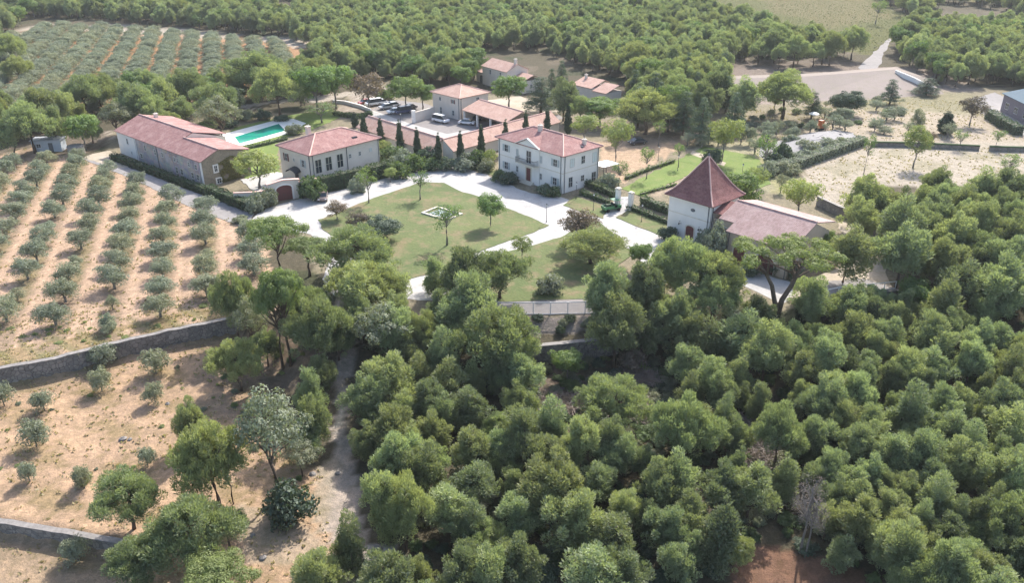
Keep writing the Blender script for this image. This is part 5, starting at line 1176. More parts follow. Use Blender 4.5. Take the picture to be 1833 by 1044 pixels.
NAMED = [('round',733,138,56,(728,200),'leafy green tree at the head of the car park left of the square house'),('round',760,150,40,(757,196),'smaller leafy tree touching the left wall of the square house'),
 ('brown',655,130,62,None,'wide grey brown tree beside the track above the car park'),('round1',912,138,54,(911,195),'round green pine standing on the sandy yard behind the carport'),
 ('cedar',968,138,62,(968,204),'dark blue green conifer right of the round pine behind the court'),('pine',1010,140,50,None,'pine between the dark conifer and the small cottage'),('billow',1040,172,46,None,'pine in front of the small cottage'),
 ('round1',1076,178,62,(1073,226),'dark rounded tree left of the big pine behind the yellow trees'),('billow',1150,162,96,(1155,240),'big glossy green pine behind the parked dark car'),('billow',1200,168,60,None,'pine right of the big glossy one above the garden'),
 ('cedar',1225,165,50,(1222,244),'dark blue conifer above the upper end of the garden lawn'),('cedar',1262,175,46,None,'narrow grey blue conifer beside the dark one above the garden'),('round',1280,128,40,None,'light green round tree left of the pink earth bank'),
 ('billow',1405,128,92,(1400,212),'big umbrella shaped pine in front of the pinkish earth bank'),('pine',1340,138,50,None,'pine left of the big umbrella shaped one before the bank'),('cedar',1320,165,42,None,'dark conifer at the foot of the bank'),('cedar',1455,165,32,(1452,212),'slim dark conifer right of the big umbrella shaped pine'),
 ('dark',1515,164,56,(1515,205),'round dark oak in front of the pinkish earth bank'),('cedar',1590,142,34,(1592,186),'bluish conifer standing before the pinkish bank'),('cedar',1657,140,46,(1657,170),'dark conifer with level branches at the right shoulder of the bank'),
 ('grey' if False else 'brown',1735,172,44,(1735,224),'grey brown rounded tree in the sandy garden'),('cypress',1690,202,24,(1690,240),'dark upright clipped shrub in the sandy garden'),('topiary',1693,220,22,(1695,248),'small ball shaped olive in front of the dark upright shrub'),
 ('lime',1640,227,44,(1634,300),'bright yellow green tree on the pale sandy ground'),('sparse',1548,240,22,(1546,312),'thin bare looking tree left of the bright one on the pale sand'),('sparse',1800,272,34,(1797,330),'sparse pinkish tree at the edge of the wood on the sand'),
 ('brown',1668,235,24,None,'small brownish bush on the pale track'),('sparse',1725,232,26,None,'low open tree above the right garden wall'),('sparse',1790,232,26,None,'low open tree above the short wall at the right'),
 ('lime',1290,212,62,(1292,290),'tall feathery yellow green tree behind the tower'),('sparse',1368,240,38,(1366,322),'thin brownish tree right of the tower roof'),('dark',1275,268,34,None,'dark low bush behind the tower roof'),
 ('lime',1046,205,46,(1046,256),'rounded yellow tree just behind the right end of the villa'),('lime',1103,216,56,(1102,290),'tall yellow green tree right of the villa'),('sparse',1180,214,24,(1178,262),'small thin tree on the yard left of the garden lawn'),
 ('sparse',1157,262,28,(1157,320),'thin tree growing at the left part of the garden lawn'),('sparse',1213,255,20,(1214,300),'thin upright tree in the upper garden lawn'),('sparse',1110,290,34,None,'thin leafless tree beside the villa canopy'),
 ('lime',1437,320,66,None,'light green bushy tree right of the tower'),('round',1325,310,70,None,'bright green bush mass behind the tower roof'),('topiary',1395,312,22,(1397,345),'small round olive right of the bright green bush'),
 ('lime',1360,300,40,None,'yellow leaved bush between the bright bush and the small olive'),
 ('sparse',575,182,50,(577,220),'light green open tree behind the guest house pool end'),('lime',462,272,72,(465,338),'yellowing leafy tree before the ivy covered gable'),('sparse',431,256,30,(432,300),'slim young tree on the pool lawn'),
 ('lime',688,252,24,None,'small bright yellow bush at the right corner of the guest house'),('lime',697,300,22,None,'yellow green bush at the end of the house hedge'),
 ('grey' if False else 'sparse',658,300,34,(660,364),'grey green slender tree on the lawn edge in front of the house hedge'),('sparse',752,306,36,(752,358),'small open tree at the top of the lawn'),('sparse',798,364,58,(800,440),'feathery tree beside the square kerb on the lawn'),
 ('round',883,350,46,(878,407),'compact round tree on the right part of the lawn'),('brown',604,360,40,(603,394),'purplish bush at the left tip of the lawn'),('dark',680,392,70,(680,430),'low dark green bush spreading on the left of the lawn'),
 ('brown',640,378,40,None,'low grey bush at the left edge of the lawn'),('lime',935,424,38,None,'small pale bush where the white path crosses the lawn'),('shrub2',985,490,46,(985,525),'silver leaved shrub on the lower lawn above the fence'),
 ('sparse',776,461,42,(778,515),'small leafy tree growing from the white path tip'),('sparse',1575,0,30,None,'pale tree at the far end of the vineyard')]
for it in NAMED:
    k, px, yt, wp, yb, lb = it; put(k, px, yt, wp, yb, lb)
# cypress rows around the court
for i, (px, yt, yb) in enumerate([(636,204,228),(653,208,254),(683,217,265),(717,221,276),(748,234,286),(786,244,301),(825,241,299),(862,230,288),(905,220,277),(941,205,265),(979,200,252),(1016,190,242)]):
    w_ = ('first','second','third','fourth','fifth','sixth','seventh','eighth','ninth','tenth','eleventh','last')[i]
    put('cypress', px, yt-2, 11.5, yb, w_+' dark cypress from the pool end of the row round the court', 'cypresses around the court')
# garden olives clipped into balls on the right
for i, (px, yt, wp, yb) in enumerate([(1268,238,26,258),(1304,226,26,None),(1330,222,28,None),(1341,228,24,260),(1350,246,30,275),(1380,216,28,None),(1417,226,26,248),(1372,232,22,258),(1393,215,22,None),(1450,215,24,238),(1476,192,22,212),(1490,205,30,232),(1510,193,34,218),(1512,214,24,234),(1565,210,26,234),(1582,226,24,240),(1568,178,26,198),(1600,190,34,214),(1640,195,24,236),(1625,218,20,240),(1586,200,28,218),(1256,240,30,262),(1230,238,24,262),(1285,240,22,262)]):
    put('topiary' if i % 3 else 'olive', px, yt, wp, yb, 'small sandy garden olive, @', 'olive trees in the sandy garden')
# --- orchard below the farmhouse: rows of olives
ORDN = ['first','second','third','fourth','fifth','sixth','seventh','eighth','ninth','tenth','eleventh','twelfth','thirteenth','fourteenth','fifteenth','sixteenth']
row0 = {-1:108.8,0:101.5,1:95.2,2:91.3,3:93.3,4:94.2,5:99.0,6:104,7:110,8:118}
nol = 0
for k in range(-1, 9):
    y = row0[k]+.0; j = 0
    while y < 166:
        x = -45.3-6.6*k-.346*(y-110); px, py = proj(x, y, 0)
        lim = inpoly(np.array([px]), np.array([py]), [(-60,306),(60,270),(150,286),(215,306),(300,346),(370,372),(432,412),(470,440),(470,560),(430,575),(-200,720)])[0]
        if lim and px > -40:
            small = rnd.random() < .08 or (k == 2 and j == 0)
            h = rnd.uniform(3.1, 3.9)*(.55 if small else 1); ww = rnd.uniform(3.4, 4.2)*(.5 if small else 1)
            plant('olive', (x+rnd.uniform(-.3,.3), y+rnd.uniform(-.4,.4), 0), h, ww, 'olive tree, %s up from the wall in the %s orchard row from the right' % (ORDN[min(j, 15)], ORDN[k+1]), 'olive trees in the orchard rows'); nol += 1
        y += 6.35*rnd.uniform(.95, 1.05); j += 1
# scattered olives on the terrace below the wall
for px, yt, wp, yb, lb in [(190,614,46,658,'overlapping the stone wall'),(183,658,38,703,'just below the one that overlaps the wall'),(280,625,46,672,'right of the one overlapping the wall'),(278,683,34,724,'small, below the right one by the wall'),(8,682,40,730,'cut by the left edge under the wall'),(80,698,38,738,'upper one of the pair at the left'),
        (66,752,46,803,'lower one of the pair at the left'),(54,826,30,866,'third one down at the left'),(152,832,32,878,'alone in the middle of the bare terrace'),(265,800,30,838,'small grey, left of the tiered bright pine'),(140,962,46,1008,'below the low white topped wall'),(172,625,26,650,'very small, beside the big one at the wall')]:
    put('bushyolive', px, yt+3, wp, yb-3, 'olive tree on the lower terrace, '+lb); nol += 1
nol += 24
# --- far olive grove: dense rows
far = []; FJ = {}
for k in range(-1, 22):
    y = 205
    while y < 372:
        x = -81.0-7.85*k-.335*(y-267)+rnd.uniform(-.3,.3); px, py = proj(x, y, 0)
        if k not in FJ: FJ[k] = 0
        if inpoly(np.array([px]), np.array([py]), [(-150,420),(-60,122),(60,52),(130,52),(330,66),(400,76),(470,80),(540,90),(548,116),(520,150),(400,165),(250,190),(100,215),(0,260)])[0]: far.append((x, y, k, FJ[k])); FJ[k] += 1
        y += 4.6*rnd.uniform(.93, 1.07)
far.sort(key=lambda f: f[1]); restol = []
print('orchard olives', nol, 'far olives', len(far))
for i, (x, y, k, j) in enumerate(far):
    h, ww = rnd.uniform(3.4, 4.3), rnd.uniform(5.3, 6.2)
    if i < 330-nol-8 and -12 < proj(x, y, 0)[0]: plant('olive', (x, y, 0), h, ww, 'far grove olive tree, %s from the front in the %s row from the right' % (nth(j+1), nth(k+2)), 'olive trees in the far grove')
    else: restol.append((x, y, 0, 'olive', h, ww))
# --- far woods
XW = BLD+[[(600,150),(700,140),(780,140),(860,170),(860,200),(620,220)],[(1080,170),(1240,215),(1240,260),(1060,260)],[(490,0),(525,0),(530,38),(500,38)]]
fw = []
fw += fill([(520,-50),(930,-50),(1225,-50),(1225,10),(1330,48),(1450,84),(1545,108),(1535,122),(1300,125),(1290,165),(1240,205),(1150,215),(1040,195),(960,185),(950,160),(850,150),(780,160),(700,150),(640,160),(580,170),(550,130),(575,90),(520,70),(440,62),(330,50),(130,34),(60,34),(0,70),(-100,120),(-300,-50)], 5.0, XW+[VINE,[(905,-60),(1030,-60),(1010,4),(920,4)],[(1240,96),(1545,104),(1545,126),(1240,124)]], 21, 7.8, ['pine','billow','cone','round'], [9,2,1,.6], rad=1.0)
fw += fill([(1590,100),(1610,70),(1660,45),(1700,62),(1840,66),(2000,90),(2100,200),(1900,190),(1790,150),(1690,158),(1610,118)], 4.9, [[(1650,35),(1740,30),(1730,58),(1670,62)]], 22, 8.2, ['pine','billow','round'], [8,3,1], rad=1.0)
fw += fill([(1500,-50),(2300,-50),(2300,60),(1850,40),(1740,10),(1690,10),(1640,44),(1560,-10)], 7.5, [], 23, 8.5, ['billow','dark','pine'], [4,2,3], rad=1.0, dens=.8)
fw += fill([(-200,160),(0,205),(100,195),(250,180),(400,165),(560,125),(610,160),(590,178),(480,175),(330,205),(260,205),(195,232),(120,240),(60,236),(-200,290)], 5.6, [BLD[0]], 24, 6.8, ['pine','billow','greypine','round'], [4,4,1,1], rad=1.2)
fw += fill([(-300,230),(0,225),(60,235),(40,260),(-300,330)], 5.5, [], 25, 7, ['pine','billow'], [1,1], rad=1.2)
fw += fill([(1240,98),(1545,106),(1535,124),(1240,122)], 7.0, [], 26, 9.5, ['billow','pine'], [3,1], rad=1.0, dens=.75)
fw += fill([(985,150),(1015,140),(1030,168),(1110,180),(1125,130),(1300,128),(1295,160),(1300,205),(1250,232),(1190,238),(1120,235),(1070,222),(1020,205),(985,200)], 5.6, [[(1005,120),(1125,125),(1130,232),(1005,232)],[(1125,232),(1250,240),(1250,260),(1125,260)]], 27, 8.6, ['billow','cedar','round','pine'], [5,2,1,2], rad=1.0)
fw += fill([(1290,190),(1400,195),(1500,195),(1500,212),(1400,220),(1290,212)], 6.5, [], 28, 6, ['billow','dark','round'], [2,2,1], rad=1.2, dens=.7)
fw += fill([(640,130),(780,120),(860,140),(855,165),(770,160),(700,150),(640,150)], 5.2, [], 29, 7.5, ['billow','round','pine'], [4,3,2], rad=1.0)
for (x, y, z, px, py) in scatter([(1290,205),(1420,200),(1560,180),(1640,185),(1620,250),(1560,252),(1440,236),(1380,262),(1290,262)], 4.2, [], 61, rad=1.0, dens=.5):
    k = rnd.choice(['topiary','shrub5','shrub1','olive','shrub0','topiary']); sh = k.startswith('shrub'); plant(k, (x, y, z), rnd.uniform(.8, 1.6)*(1 if sh else 1.7), rnd.uniform(1.5, 3.2), ('low garden shrub, @' if sh else 'small garden olive, @'), 'shrubs in the sandy garden' if sh else 'olive trees in the sandy garden')
fw.sort(key=lambda c: c[1]); quota = max(0, 300-NIND-70); j = 0
for c in fw:
    if j < quota and c[5] in ('pine','billow','cone','greypine') and c[4] > -40:
        j += 1; plant(c[5], c[:3], c[6], c[7], 'green pine in the woods around the estate, @', 'pines in the woods around the buildings')
    else: rest.append((c[0], c[1], c[2], c[5], c[6], c[7]))
print('far wood', len(fw), 'rest', len(rest))
# --- everything past the first three hundred: one mass each, instances of real neighbours
def mass(name, label, items, cat):
    me = bpy.data.meshes.new(name); n = len(items); me.vertices.add(n); me.vertices.foreach_set('co', np.array([i[:3] for i in items], np.float32).ravel())
    keys, vid, sc, ro = [], [], [], []
    for it in items:
        k = it[3]; k = k+str(rnd.randrange(VAR[k])) if k in VAR else k
        if k not in FIRST: k = next(q for q in FIRST if q.startswith(k.rstrip('0123456789')))
        if k not in keys: keys.append(k)
        vid.append(keys.index(k)); _, _, w0, h0 = PL[k]; sc.append((it[5]/w0, it[5]/w0, it[4]/h0)); ro.append((0, 0, rnd.uniform(0, 6.28)))
    me.attributes.new('vid', 'INT', 'POINT').data.foreach_set('value', np.array(vid, np.int32))
    me.attributes.new('scl', 'FLOAT_VECTOR', 'POINT').data.foreach_set('vector', np.array(sc, np.float32).ravel())
    me.attributes.new('rot', 'FLOAT_VECTOR', 'POINT').data.foreach_set('vector', np.array(ro, np.float32).ravel())
    o = bpy.data.objects.new(name, me); COL.objects.link(o); tag(o, label, cat, None, 'stuff')
    ng = bpy.data.node_groups.new(name, 'GeometryNodeTree'); ng.interface.new_socket('Geometry', in_out='INPUT', socket_type='NodeSocketGeometry'); ng.interface.new_socket('Geometry', in_out='OUTPUT', socket_type='NodeSocketGeometry')
    gi = ng.nodes.new('NodeGroupInput'); go = ng.nodes.new('NodeGroupOutput'); J = ng.nodes.new('GeometryNodeJoinGeometry')
    def attr(nm, ty):
        a = ng.nodes.new('GeometryNodeInputNamedAttribute'); a.data_type = ty; a.inputs[0].default_value = nm; return next(s for s in a.outputs if s.enabled and s.name == 'Attribute')
    av, asx, ar = attr('vid', 'INT'), attr('scl', 'FLOAT_VECTOR'), attr('rot', 'FLOAT_VECTOR')
    for i, k in enumerate(keys):
        cmp_ = ng.nodes.new('FunctionNodeCompare'); cmp_.data_type = 'INT'; cmp_.operation = 'EQUAL'
        ins = [s for s in cmp_.inputs if s.enabled]; ng.links.new(av, ins[0]); ins[1].default_value = i
        jj = ng.nodes.new('GeometryNodeJoinGeometry')
        for ob in FIRST[k]:
            oi = ng.nodes.new('GeometryNodeObjectInfo'); oi.inputs['Object'].default_value = ob; oi.transform_space = 'ORIGINAL'; ng.links.new(oi.outputs['Geometry'], jj.inputs[0])
        iop = ng.nodes.new('GeometryNodeInstanceOnPoints'); ng.links.new(gi.outputs[0], iop.inputs['Points']); ng.links.new(cmp_.outputs[0], iop.inputs['Selection']); ng.links.new(jj.outputs[0], iop.inputs['Instance'])
        e2r = ng.nodes.new('FunctionNodeEulerToRotation'); ng.links.new(ar, e2r.inputs[0]); ng.links.new(e2r.outputs[0], iop.inputs['Rotation']); ng.links.new(asx, iop.inputs['Scale'])
        ng.links.new(iop.outputs[0], J.inputs[0])
    ng.links.new(J.outputs[0], go.inputs[0]); mo = o.modifiers.new('plants', 'NODES'); mo.node_group = ng; return o
mass('pine_forest', 'far mass of mixed green pine wood stretching behind and beside the estate', rest, 'forest')
if restol: mass('olive_grove', 'farthest silvery part of the dense olive grove at the upper left', restol, 'grove')
# shrubs one can point to
SHR = [(700,262,44,290,'shrub0'),(722,268,40,300,'shrub5'),(745,276,36,306,'shrub0'),(716,290,40,318,'shrub0'),(765,262,34,290,'shrub3'),(770,285,38,305,'shrub0'),(800,282,34,304,'shrub3'),(832,276,46,303,'shrub5'),(852,270,38,300,'shrub0'),(870,284,30,306,'shrub1'),(875,268,30,292,'shrub4'),
       (894,304,32,324,'shrub0'),(910,308,34,328,'shrub3'),(975,330,30,348,'shrub3'),(990,334,28,352,'shrub0'),(1090,310,40,334,'shrub5'),(1196,405,32,428,'shrub3'),(1262,408,36,448,'shrub5'),(1280,400,40,462,'shrub5'),(1250,425,30,450,'shrub5'),(640,312,30,345,'shrub5'),(560,315,40,358,'shrub0'),
       (480,338,36,370,'shrub1'),(458,345,30,380,'shrub5'),(400,208,22,226,'shrub2'),(412,214,26,228,'shrub3'),(370,214,36,234,'shrub4'),(470,196,30,214,'shrub3'),(505,205,26,216,'shrub3'),(440,196,36,214,'shrub1'),(526,222,30,240,'shrub1'),(1345,465,36,492,'shrub3'),(1388,470,20,492,'shrub3'),(430,386,26,398,'shrub1'),
       (730,150,20,160,'shrub0'),(690,160,34,178,'shrub0'),(1420,470,26,500,'shrub3'),(1400,255,30,290,'shrub3'),(1410,290,40,312,'shrub5'),(1370,290,34,315,'shrub5'),(196,560,26,590,'shrub5'),(150,848,24,866,'shrub4')]
WH = [((680,255,890,322),'in the planting bed between the guest house and the villa'),((890,300,1000,360),'at the foot of the villa front'),((1190,395,1300,470),'at the foot of the tower'),((400,180,545,270),'beside the swimming pool'),((425,335,500,400),'near the arched gateway'),((1330,440,1440,510),'against the wall of the wing'),((1350,240,1440,320),'in the garden beyond the tower')]
COLR = {'shrub0':'green','shrub1':'grey green','shrub2':'silvery','shrub3':'dark green','shrub4':'yellow green','shrub5':'dull green'}
for px, yt, wp, yb, k in SHR:
    wh = next((t for (a, b, c, d), t in WH if a <= px <= c and b <= yt <= d), 'on the estate grounds')
    put(k, px, yt, wp, yb, '%s shrub, @' % COLR[k], 'shrubs '+wh)
# undergrowth, too many to count
ug = []
for q in scatter(WOOD_LOW, 1.5, [TRACK, REDP], 31, check=False, dens=.55): ug.append((q[0], q[1], q[2]-.1, rnd.choice(['shrub0','shrub1','shrub3','shrub0','shrub1']), rnd.uniform(.35, 1.3), rnd.uniform(.9, 2.4)))
for q in scatter([(400,600),(520,590),(600,620),(600,720),(560,800),(600,900),(440,1050),(200,1050),(300,900),(420,880),(400,720)], 2.2, [TRACK], 32, check=False, dens=.3): ug.append((q[0], q[1], q[2]-.08, rnd.choice(['shrub1','shrub4','shrub0']), rnd.uniform(.2, .7), rnd.uniform(.5, 1.5)))
for q in scatter([(0,585),(430,540),(430,572),(300,596),(0,660)], 2.0, [], 33, check=False, dens=.35): ug.append((q[0], q[1], q[2]-.05, 'shrub4', rnd.uniform(.12, .35), rnd.uniform(.5, 1.2)))
for q in scatter([(893,568),(1078,568),(1085,592),(960,600),(900,590)], 1.6, [], 34, check=False, dens=.8): ug.append((q[0], q[1], q[2]-.05, rnd.choice(['shrub2','shrub5','shrub1','shrub3']), rnd.uniform(.5, 1.2), rnd.uniform(.9, 1.7)))
for q in scatter([(-100,690),(230,640),(430,600),(420,880),(250,950),(-100,920)], 2.4, [], 35, check=False, dens=.22): ug.append((q[0], q[1], q[2]-.06, rnd.choice(['shrub4','shrub1']), rnd.uniform(.1, .3), rnd.uniform(.3, .9)))
mass('undergrowth', 'low scrub and brambles covering the floor of the woods', ug, 'undergrowth')
# dry grass tufts on the bare ground
g = np.random.default_rng(90); gp = []
for poly, st_, dn in ((TERR2, .9, .35), ([(0,560),(480,520),(440,566),(300,592),(200,616),(0,660),(-100,660)], .8, .5), ([(1455,262),(1560,262),(1900,262),(1900,345),(1700,340),(1560,330),(1500,390),(1440,320)], 1.1, .35), ([(1290,200),(1560,175),(1760,180),(1900,250),(1560,252),(1290,262)], 1.4, .5), (ORCH, 1.4, .3)):
    gp += [q[:3] for q in scatter(poly, st_, [TRACK], 91, check=False, dens=dn)]
gp = np.array(gp); sc = .5+g.random(len(gp))**2*1.6; P = np.repeat(gp, 5, 0)+g.normal(size=(len(gp)*5, 3))*np.repeat(sc, 5)[:, None]*np.array([.22, .22, .02])+np.array([0, 0, .06])
lf_dry = leaf_mat('dry_grass_blades', (.44,.36,.22), (.33,.29,.16), .3, .2)
me = quads_mesh('dry_grass', needle_quads(P, np.tile([0, 0, .3], (len(P), 1)), .22, 1.2, g), g.random(len(P)), lf_dry); o = bpy.data.objects.new('dry_grass', me); COL.objects.link(o); tag(o, 'thin dry grass tufts dotted over the bare soil', 'grass', kind='stuff')
# vineyard rows
g = np.random.default_rng(77); pts = []
for q in scatter(VINE, 2.4, [], 36, check=False, jitter=.1): pts.append(q[:3])
pts = np.array(pts); n = len(pts); P = np.repeat(pts, 5, 0)+g.normal(size=(n*5, 3))*np.array([.9, .35, .18])+np.array([0, 0, .75])
me = quads_mesh('vineyard', leaf_quads(P, np.tile([0, -.4, 1.], (len(P), 1)), .5, .8, g, .25), g.random(len(P)), lf_vine); o = bpy.data.objects.new('vineyard', me); COL.objects.link(o); tag(o, 'yellow green vineyard field at the top right', 'vineyard', kind='stuff')
# --- hedges
def hedge(label, pts, h, t, leaf=None, dens=26, name='hedge', size=.2):
    g = np.random.default_rng(len(label)*7+int(abs(pts[0][0]))); leaf = leaf or lf_hedge; o = empty(name, (pts[0][0], pts[0][1], pts[0][2])); tag(o, label, 'hedge'); O = np.array(pts[0]); mb = MB(); P, Nn = [], []
    for i in range(len(pts)-1):
        a, b = np.array(pts[i])-O, np.array(pts[i+1])-O; d = b-a; Ln = np.linalg.norm(d[:2]); d = d/Ln; nn = np.array([-d[1], d[0], 0.]); s = t/2-.18
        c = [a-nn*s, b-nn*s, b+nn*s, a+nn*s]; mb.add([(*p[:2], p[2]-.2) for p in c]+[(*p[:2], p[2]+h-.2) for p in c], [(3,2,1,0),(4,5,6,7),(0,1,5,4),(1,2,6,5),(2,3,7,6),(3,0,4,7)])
        def add(k, f, nrm): P.append(f); Nn.append(np.tile(nrm, (k, 1)))
        wob = lambda u_: .18*np.sin(u_*1.7+i)+.12*np.sin(u_*4.1)
        k = int(Ln*h*dens)
        for sg in (-1, 1):
            u_, z = g.random(k)*Ln, g.random(k)*h; add(k, a+np.outer(u_, d)+np.outer(sg*(t/2+wob(u_)*.6+g.normal(size=k)*.06), nn)+np.outer(z, [0,0,1]), nn*sg)
        k = int(Ln*t*dens); u_, v_ = g.random(k)*Ln, (g.random(k)-.5)*t; add(k, a+np.outer(u_, d)+np.outer(v_, nn)+np.outer(h+wob(u_)+g.normal(size=k)*.06, [0,0,1]), np.array([0,0,1.]))
        k = int(t*h*dens*1.5)
        for e, sg in ((a, -1), (b, 1)): add(k, e+np.outer((g.random(k)-.5)*t, nn)+np.outer(g.random(k)*h, [0,0,1])+np.outer(sg*(.1+g.normal(size=k)*.06), d), d*sg)
    P, Nn = np.concatenate(P), np.concatenate(Nn); me = quads_mesh('foliage', leaf_quads(P, Nn, size*1.35, .8, g, .6), g.random(len(P)), leaf); f = bpy.data.objects.new('foliage', me); COL.objects.link(f); f.parent = o
    mk('stems', mb, bark_g if False else hedge_core, o); return o  # solid dark box filling the hedge behind its leaves
hedge_core = plain('hedge_dark_core', (.05,.06,.03), .1, 3)
gz = lambda L_: [G(*p) for p in L_]
hedge('long dark hedge along the foot of the painted farmhouse wall', gz([(203,286),(290,317),(372,348)]), 1.35, 1.3)
hedge('long hedge with sunlit top between the farmhouse gable and the arched gateway', gz([(376,349),(448,378)]), 1.9, 1.7)
hedge('clipped hedge corner beside the arched gateway', gz([(452,376),(490,364)]), 2.3, 1.2, lf_shrub)
hedge('tall dark hedge screening the right wall of the guest house', gz([(540,354),(610,336),(655,325)]), 3.0, 1.6, lf_hedge)
hedge('tall square cut end of the hedge below the guest house', gz([(662,323),(696,313)]), 2.9, 2.4, lf_hedge)
hedge('short hedge behind the arched gateway wall', gz([(522,352),(540,352)]), 2.6, 1.6, lf_shrub)
hedge('clipped hedge right of the villa, nearer the house', gz([(1046,332),(1078,344),(1100,354)]), 1.3, 1.2)
hedge('low clipped hedge between the villa lawn and the gate', gz([(1040,348),(1066,357),(1090,366)]), .9, .9)
hedge('clipped hedge running from the gate to the tower', gz([(1150,366),(1198,384)]), 1.5, 1.3)
hedge('low clipped hedge bordering the tower lawn', gz([(1124,374),(1160,388),(1196,402)]), .9, .8)
hedge('long clipped olive hedge curving below the grey rockery', gz([(1372,308),(1420,302),(1470,284),(1510,270),(1542,258)]), 1.9, 2.4, lf_olive)
hedge('dark clipped hedge beside the track to the metal shed', gz([(1770,212),(1795,228),(1822,242)]), 2.2, 2.2, lf_dark)
hedge('clipped hedge in front of the lower car park wall', gz([(598,206),(640,212),(664,206)]), 1.0, 1.4, lf_shrub)
hedge('low row of young vines along the top of the garden lawn', gz([(1120,322),(1160,306),(1206,291)]), .8, .7, lf_shrub, 14)
hedge('low row of young vines at the foot of the garden lawn', gz([(1146,350),(1180,340),(1210,332)]), .6, .6, lf_shrub, 14)
hedge('low hedge between the pool and the garden lawn', gz([(440,268),(480,259),(512,250)]), .7, .9, lf_hedge)
# ------------------------------------------------------------------ vehicles
def car_paint(name, c): return plain(name, c, .02, 2, .28, .6, bmp=0)
def car(px, py, rz, paint, label, van=False, name='parked_car'):
    b = G(px, py); r = empty(name, (b[0], b[1], b[2]+.08), rz); tag(r, label, 'car', None)
    Lc, Wc = (4.2, 1.75) if not van else (4.6, 1.8); hb, ht = (.80, 1.42) if not van else (.95, 1.85)
    if not van: prof = [(-Lc/2,.35),(-Lc/2,.72),(-Lc/2+.15,hb),(-Lc*.22-.35,hb+.06),(Lc*.42,hb+.05),(Lc/2,hb-.08),(Lc/2,.35)]; cab = [(-Lc*.34,hb+.04),(-Lc*.16,ht-.03),(Lc*.20,ht),(Lc*.40,hb+.04)]
    else: prof = [(-Lc/2,.35),(-Lc/2,.8),(-Lc/2+.2,hb),(Lc/2-.05,hb),(Lc/2,.35)]; cab = [(-Lc*.40,hb-.02),(-Lc*.24,ht-.05),(Lc*.46,ht),(Lc/2-.05,hb-.02)]
    def ext(p, w0, w1=None):
        m = MB(); n = len(p); w1 = w1 or w0; zmax = max(q[1] for q in p); zmin = min(q[1] for q in p)
        wf = lambda z: (w0+(w1-w0)*(z-zmin)/(zmax-zmin))/2
        m.add([(x,-wf(z),z) for x, z in p]+[(x,wf(z),z) for x, z in p], [tuple(range(n)), tuple(range(2*n-1,n-1,-1))]+[(i,n+i,n+(i+1)%n,(i+1)%n) for i in range(n)]); return m
    bo = fixn(mk('body', ext(prof, Wc), paint, r)); bo.modifiers.new('edge', 'BEVEL').width = .06; bo.modifiers[0].segments = 2
    fixn(mk('windows', ext(cab, Wc-.12, Wc-.42), glass_m, r))
    rp = [(x*.80+(.02), ht-.05+(.05 if i < 2 else .05)) for i, (x, _) in enumerate(cab[1:3])]
    m = MB(); m.box(cab[1][0]+.05, cab[2][0]-.05, -(Wc-.44)/2, (Wc-.44)/2, ht-.04, ht+.03); mk('roof_panel', m, paint, r)
    for sx in (-Lc*.31, Lc*.30):
        for sy in (-1, 1):
            w_ = empty('wheel', (sx, sy*(Wc/2-.1), .31)); w_.parent = r
            m = MB(); m.tube([(0,-.11,0),(0,.11,0)], [.31,.31], 14); mk('tyre', m, tyre_m, w_); m = MB(); m.tube([(0,-.12,0),(0,.12,0)], [.18,.18], 10); mk('rim', m, rim_m, w_)
    for sy in (-1, 1):
        m = MB(); m.box(-Lc/2-.02, -Lc/2+.1, sy*.62-.16, sy*.62+.16, .58, .72); mk('headlight', m, white_p, r)
        m = MB(); m.box(Lc/2-.1, Lc/2+.02, sy*.66-.12, sy*.66+.12, .6, .74); mk('tail_light', m, plain('red_lamp_lens', (.35,.02,.02), .02, bmp=0) if 'red_lamp_lens' not in MAT else MAT['red_lamp_lens'], r)
    return r
cw, cg, cn, cr, ck = car_paint('white_car_paint', (.78,.78,.78)), car_paint('silver_car_paint', (.42,.43,.45)), car_paint('navy_car_paint', (.05,.06,.13)), car_paint('red_car_paint', (.36,.05,.035)), car_paint('dark_grey_car_paint', (.06,.06,.07))
car(655, 187, R(35), cr, 'red car at the left end of the parking row above the court')
car(669, 189, R(35), cw, 'white car beside the red one in the parking row', True)
car(681, 187, R(35), cw, 'white car right of the tall white one in the parking row')
car(692, 195, R(35), cg, 'silver car in the middle of the parking row')
car(703, 192, R(35), cg, 'second silver car further back in the parking row')
car(707, 203, R(30), cw, 'white car nearest to the gallery roof in the upper car park')
car(722, 203, R(35), cn, 'navy blue car in the tree shadow at the right of the upper car park', True)
car(733, 196, R(40), ck, 'dark grey car under the tree next to the navy one')
car(789, 219, R(140), cw, 'white car with open sky reflection in front of the square house wall', True)
car(836, 223, R(165), cw, 'white car parked in front of the carport opening')
car(850, 216, R(130), ck, 'dark car inside the shadow of the carport')
car(1141, 258, R(20), ck, 'dark car on the sandy yard right of the villa')
car(578, 357, R(100), car_paint('brown_car_paint', (.20,.15,.14)), 'small brownish grey car on the white drive by the arched gateway')
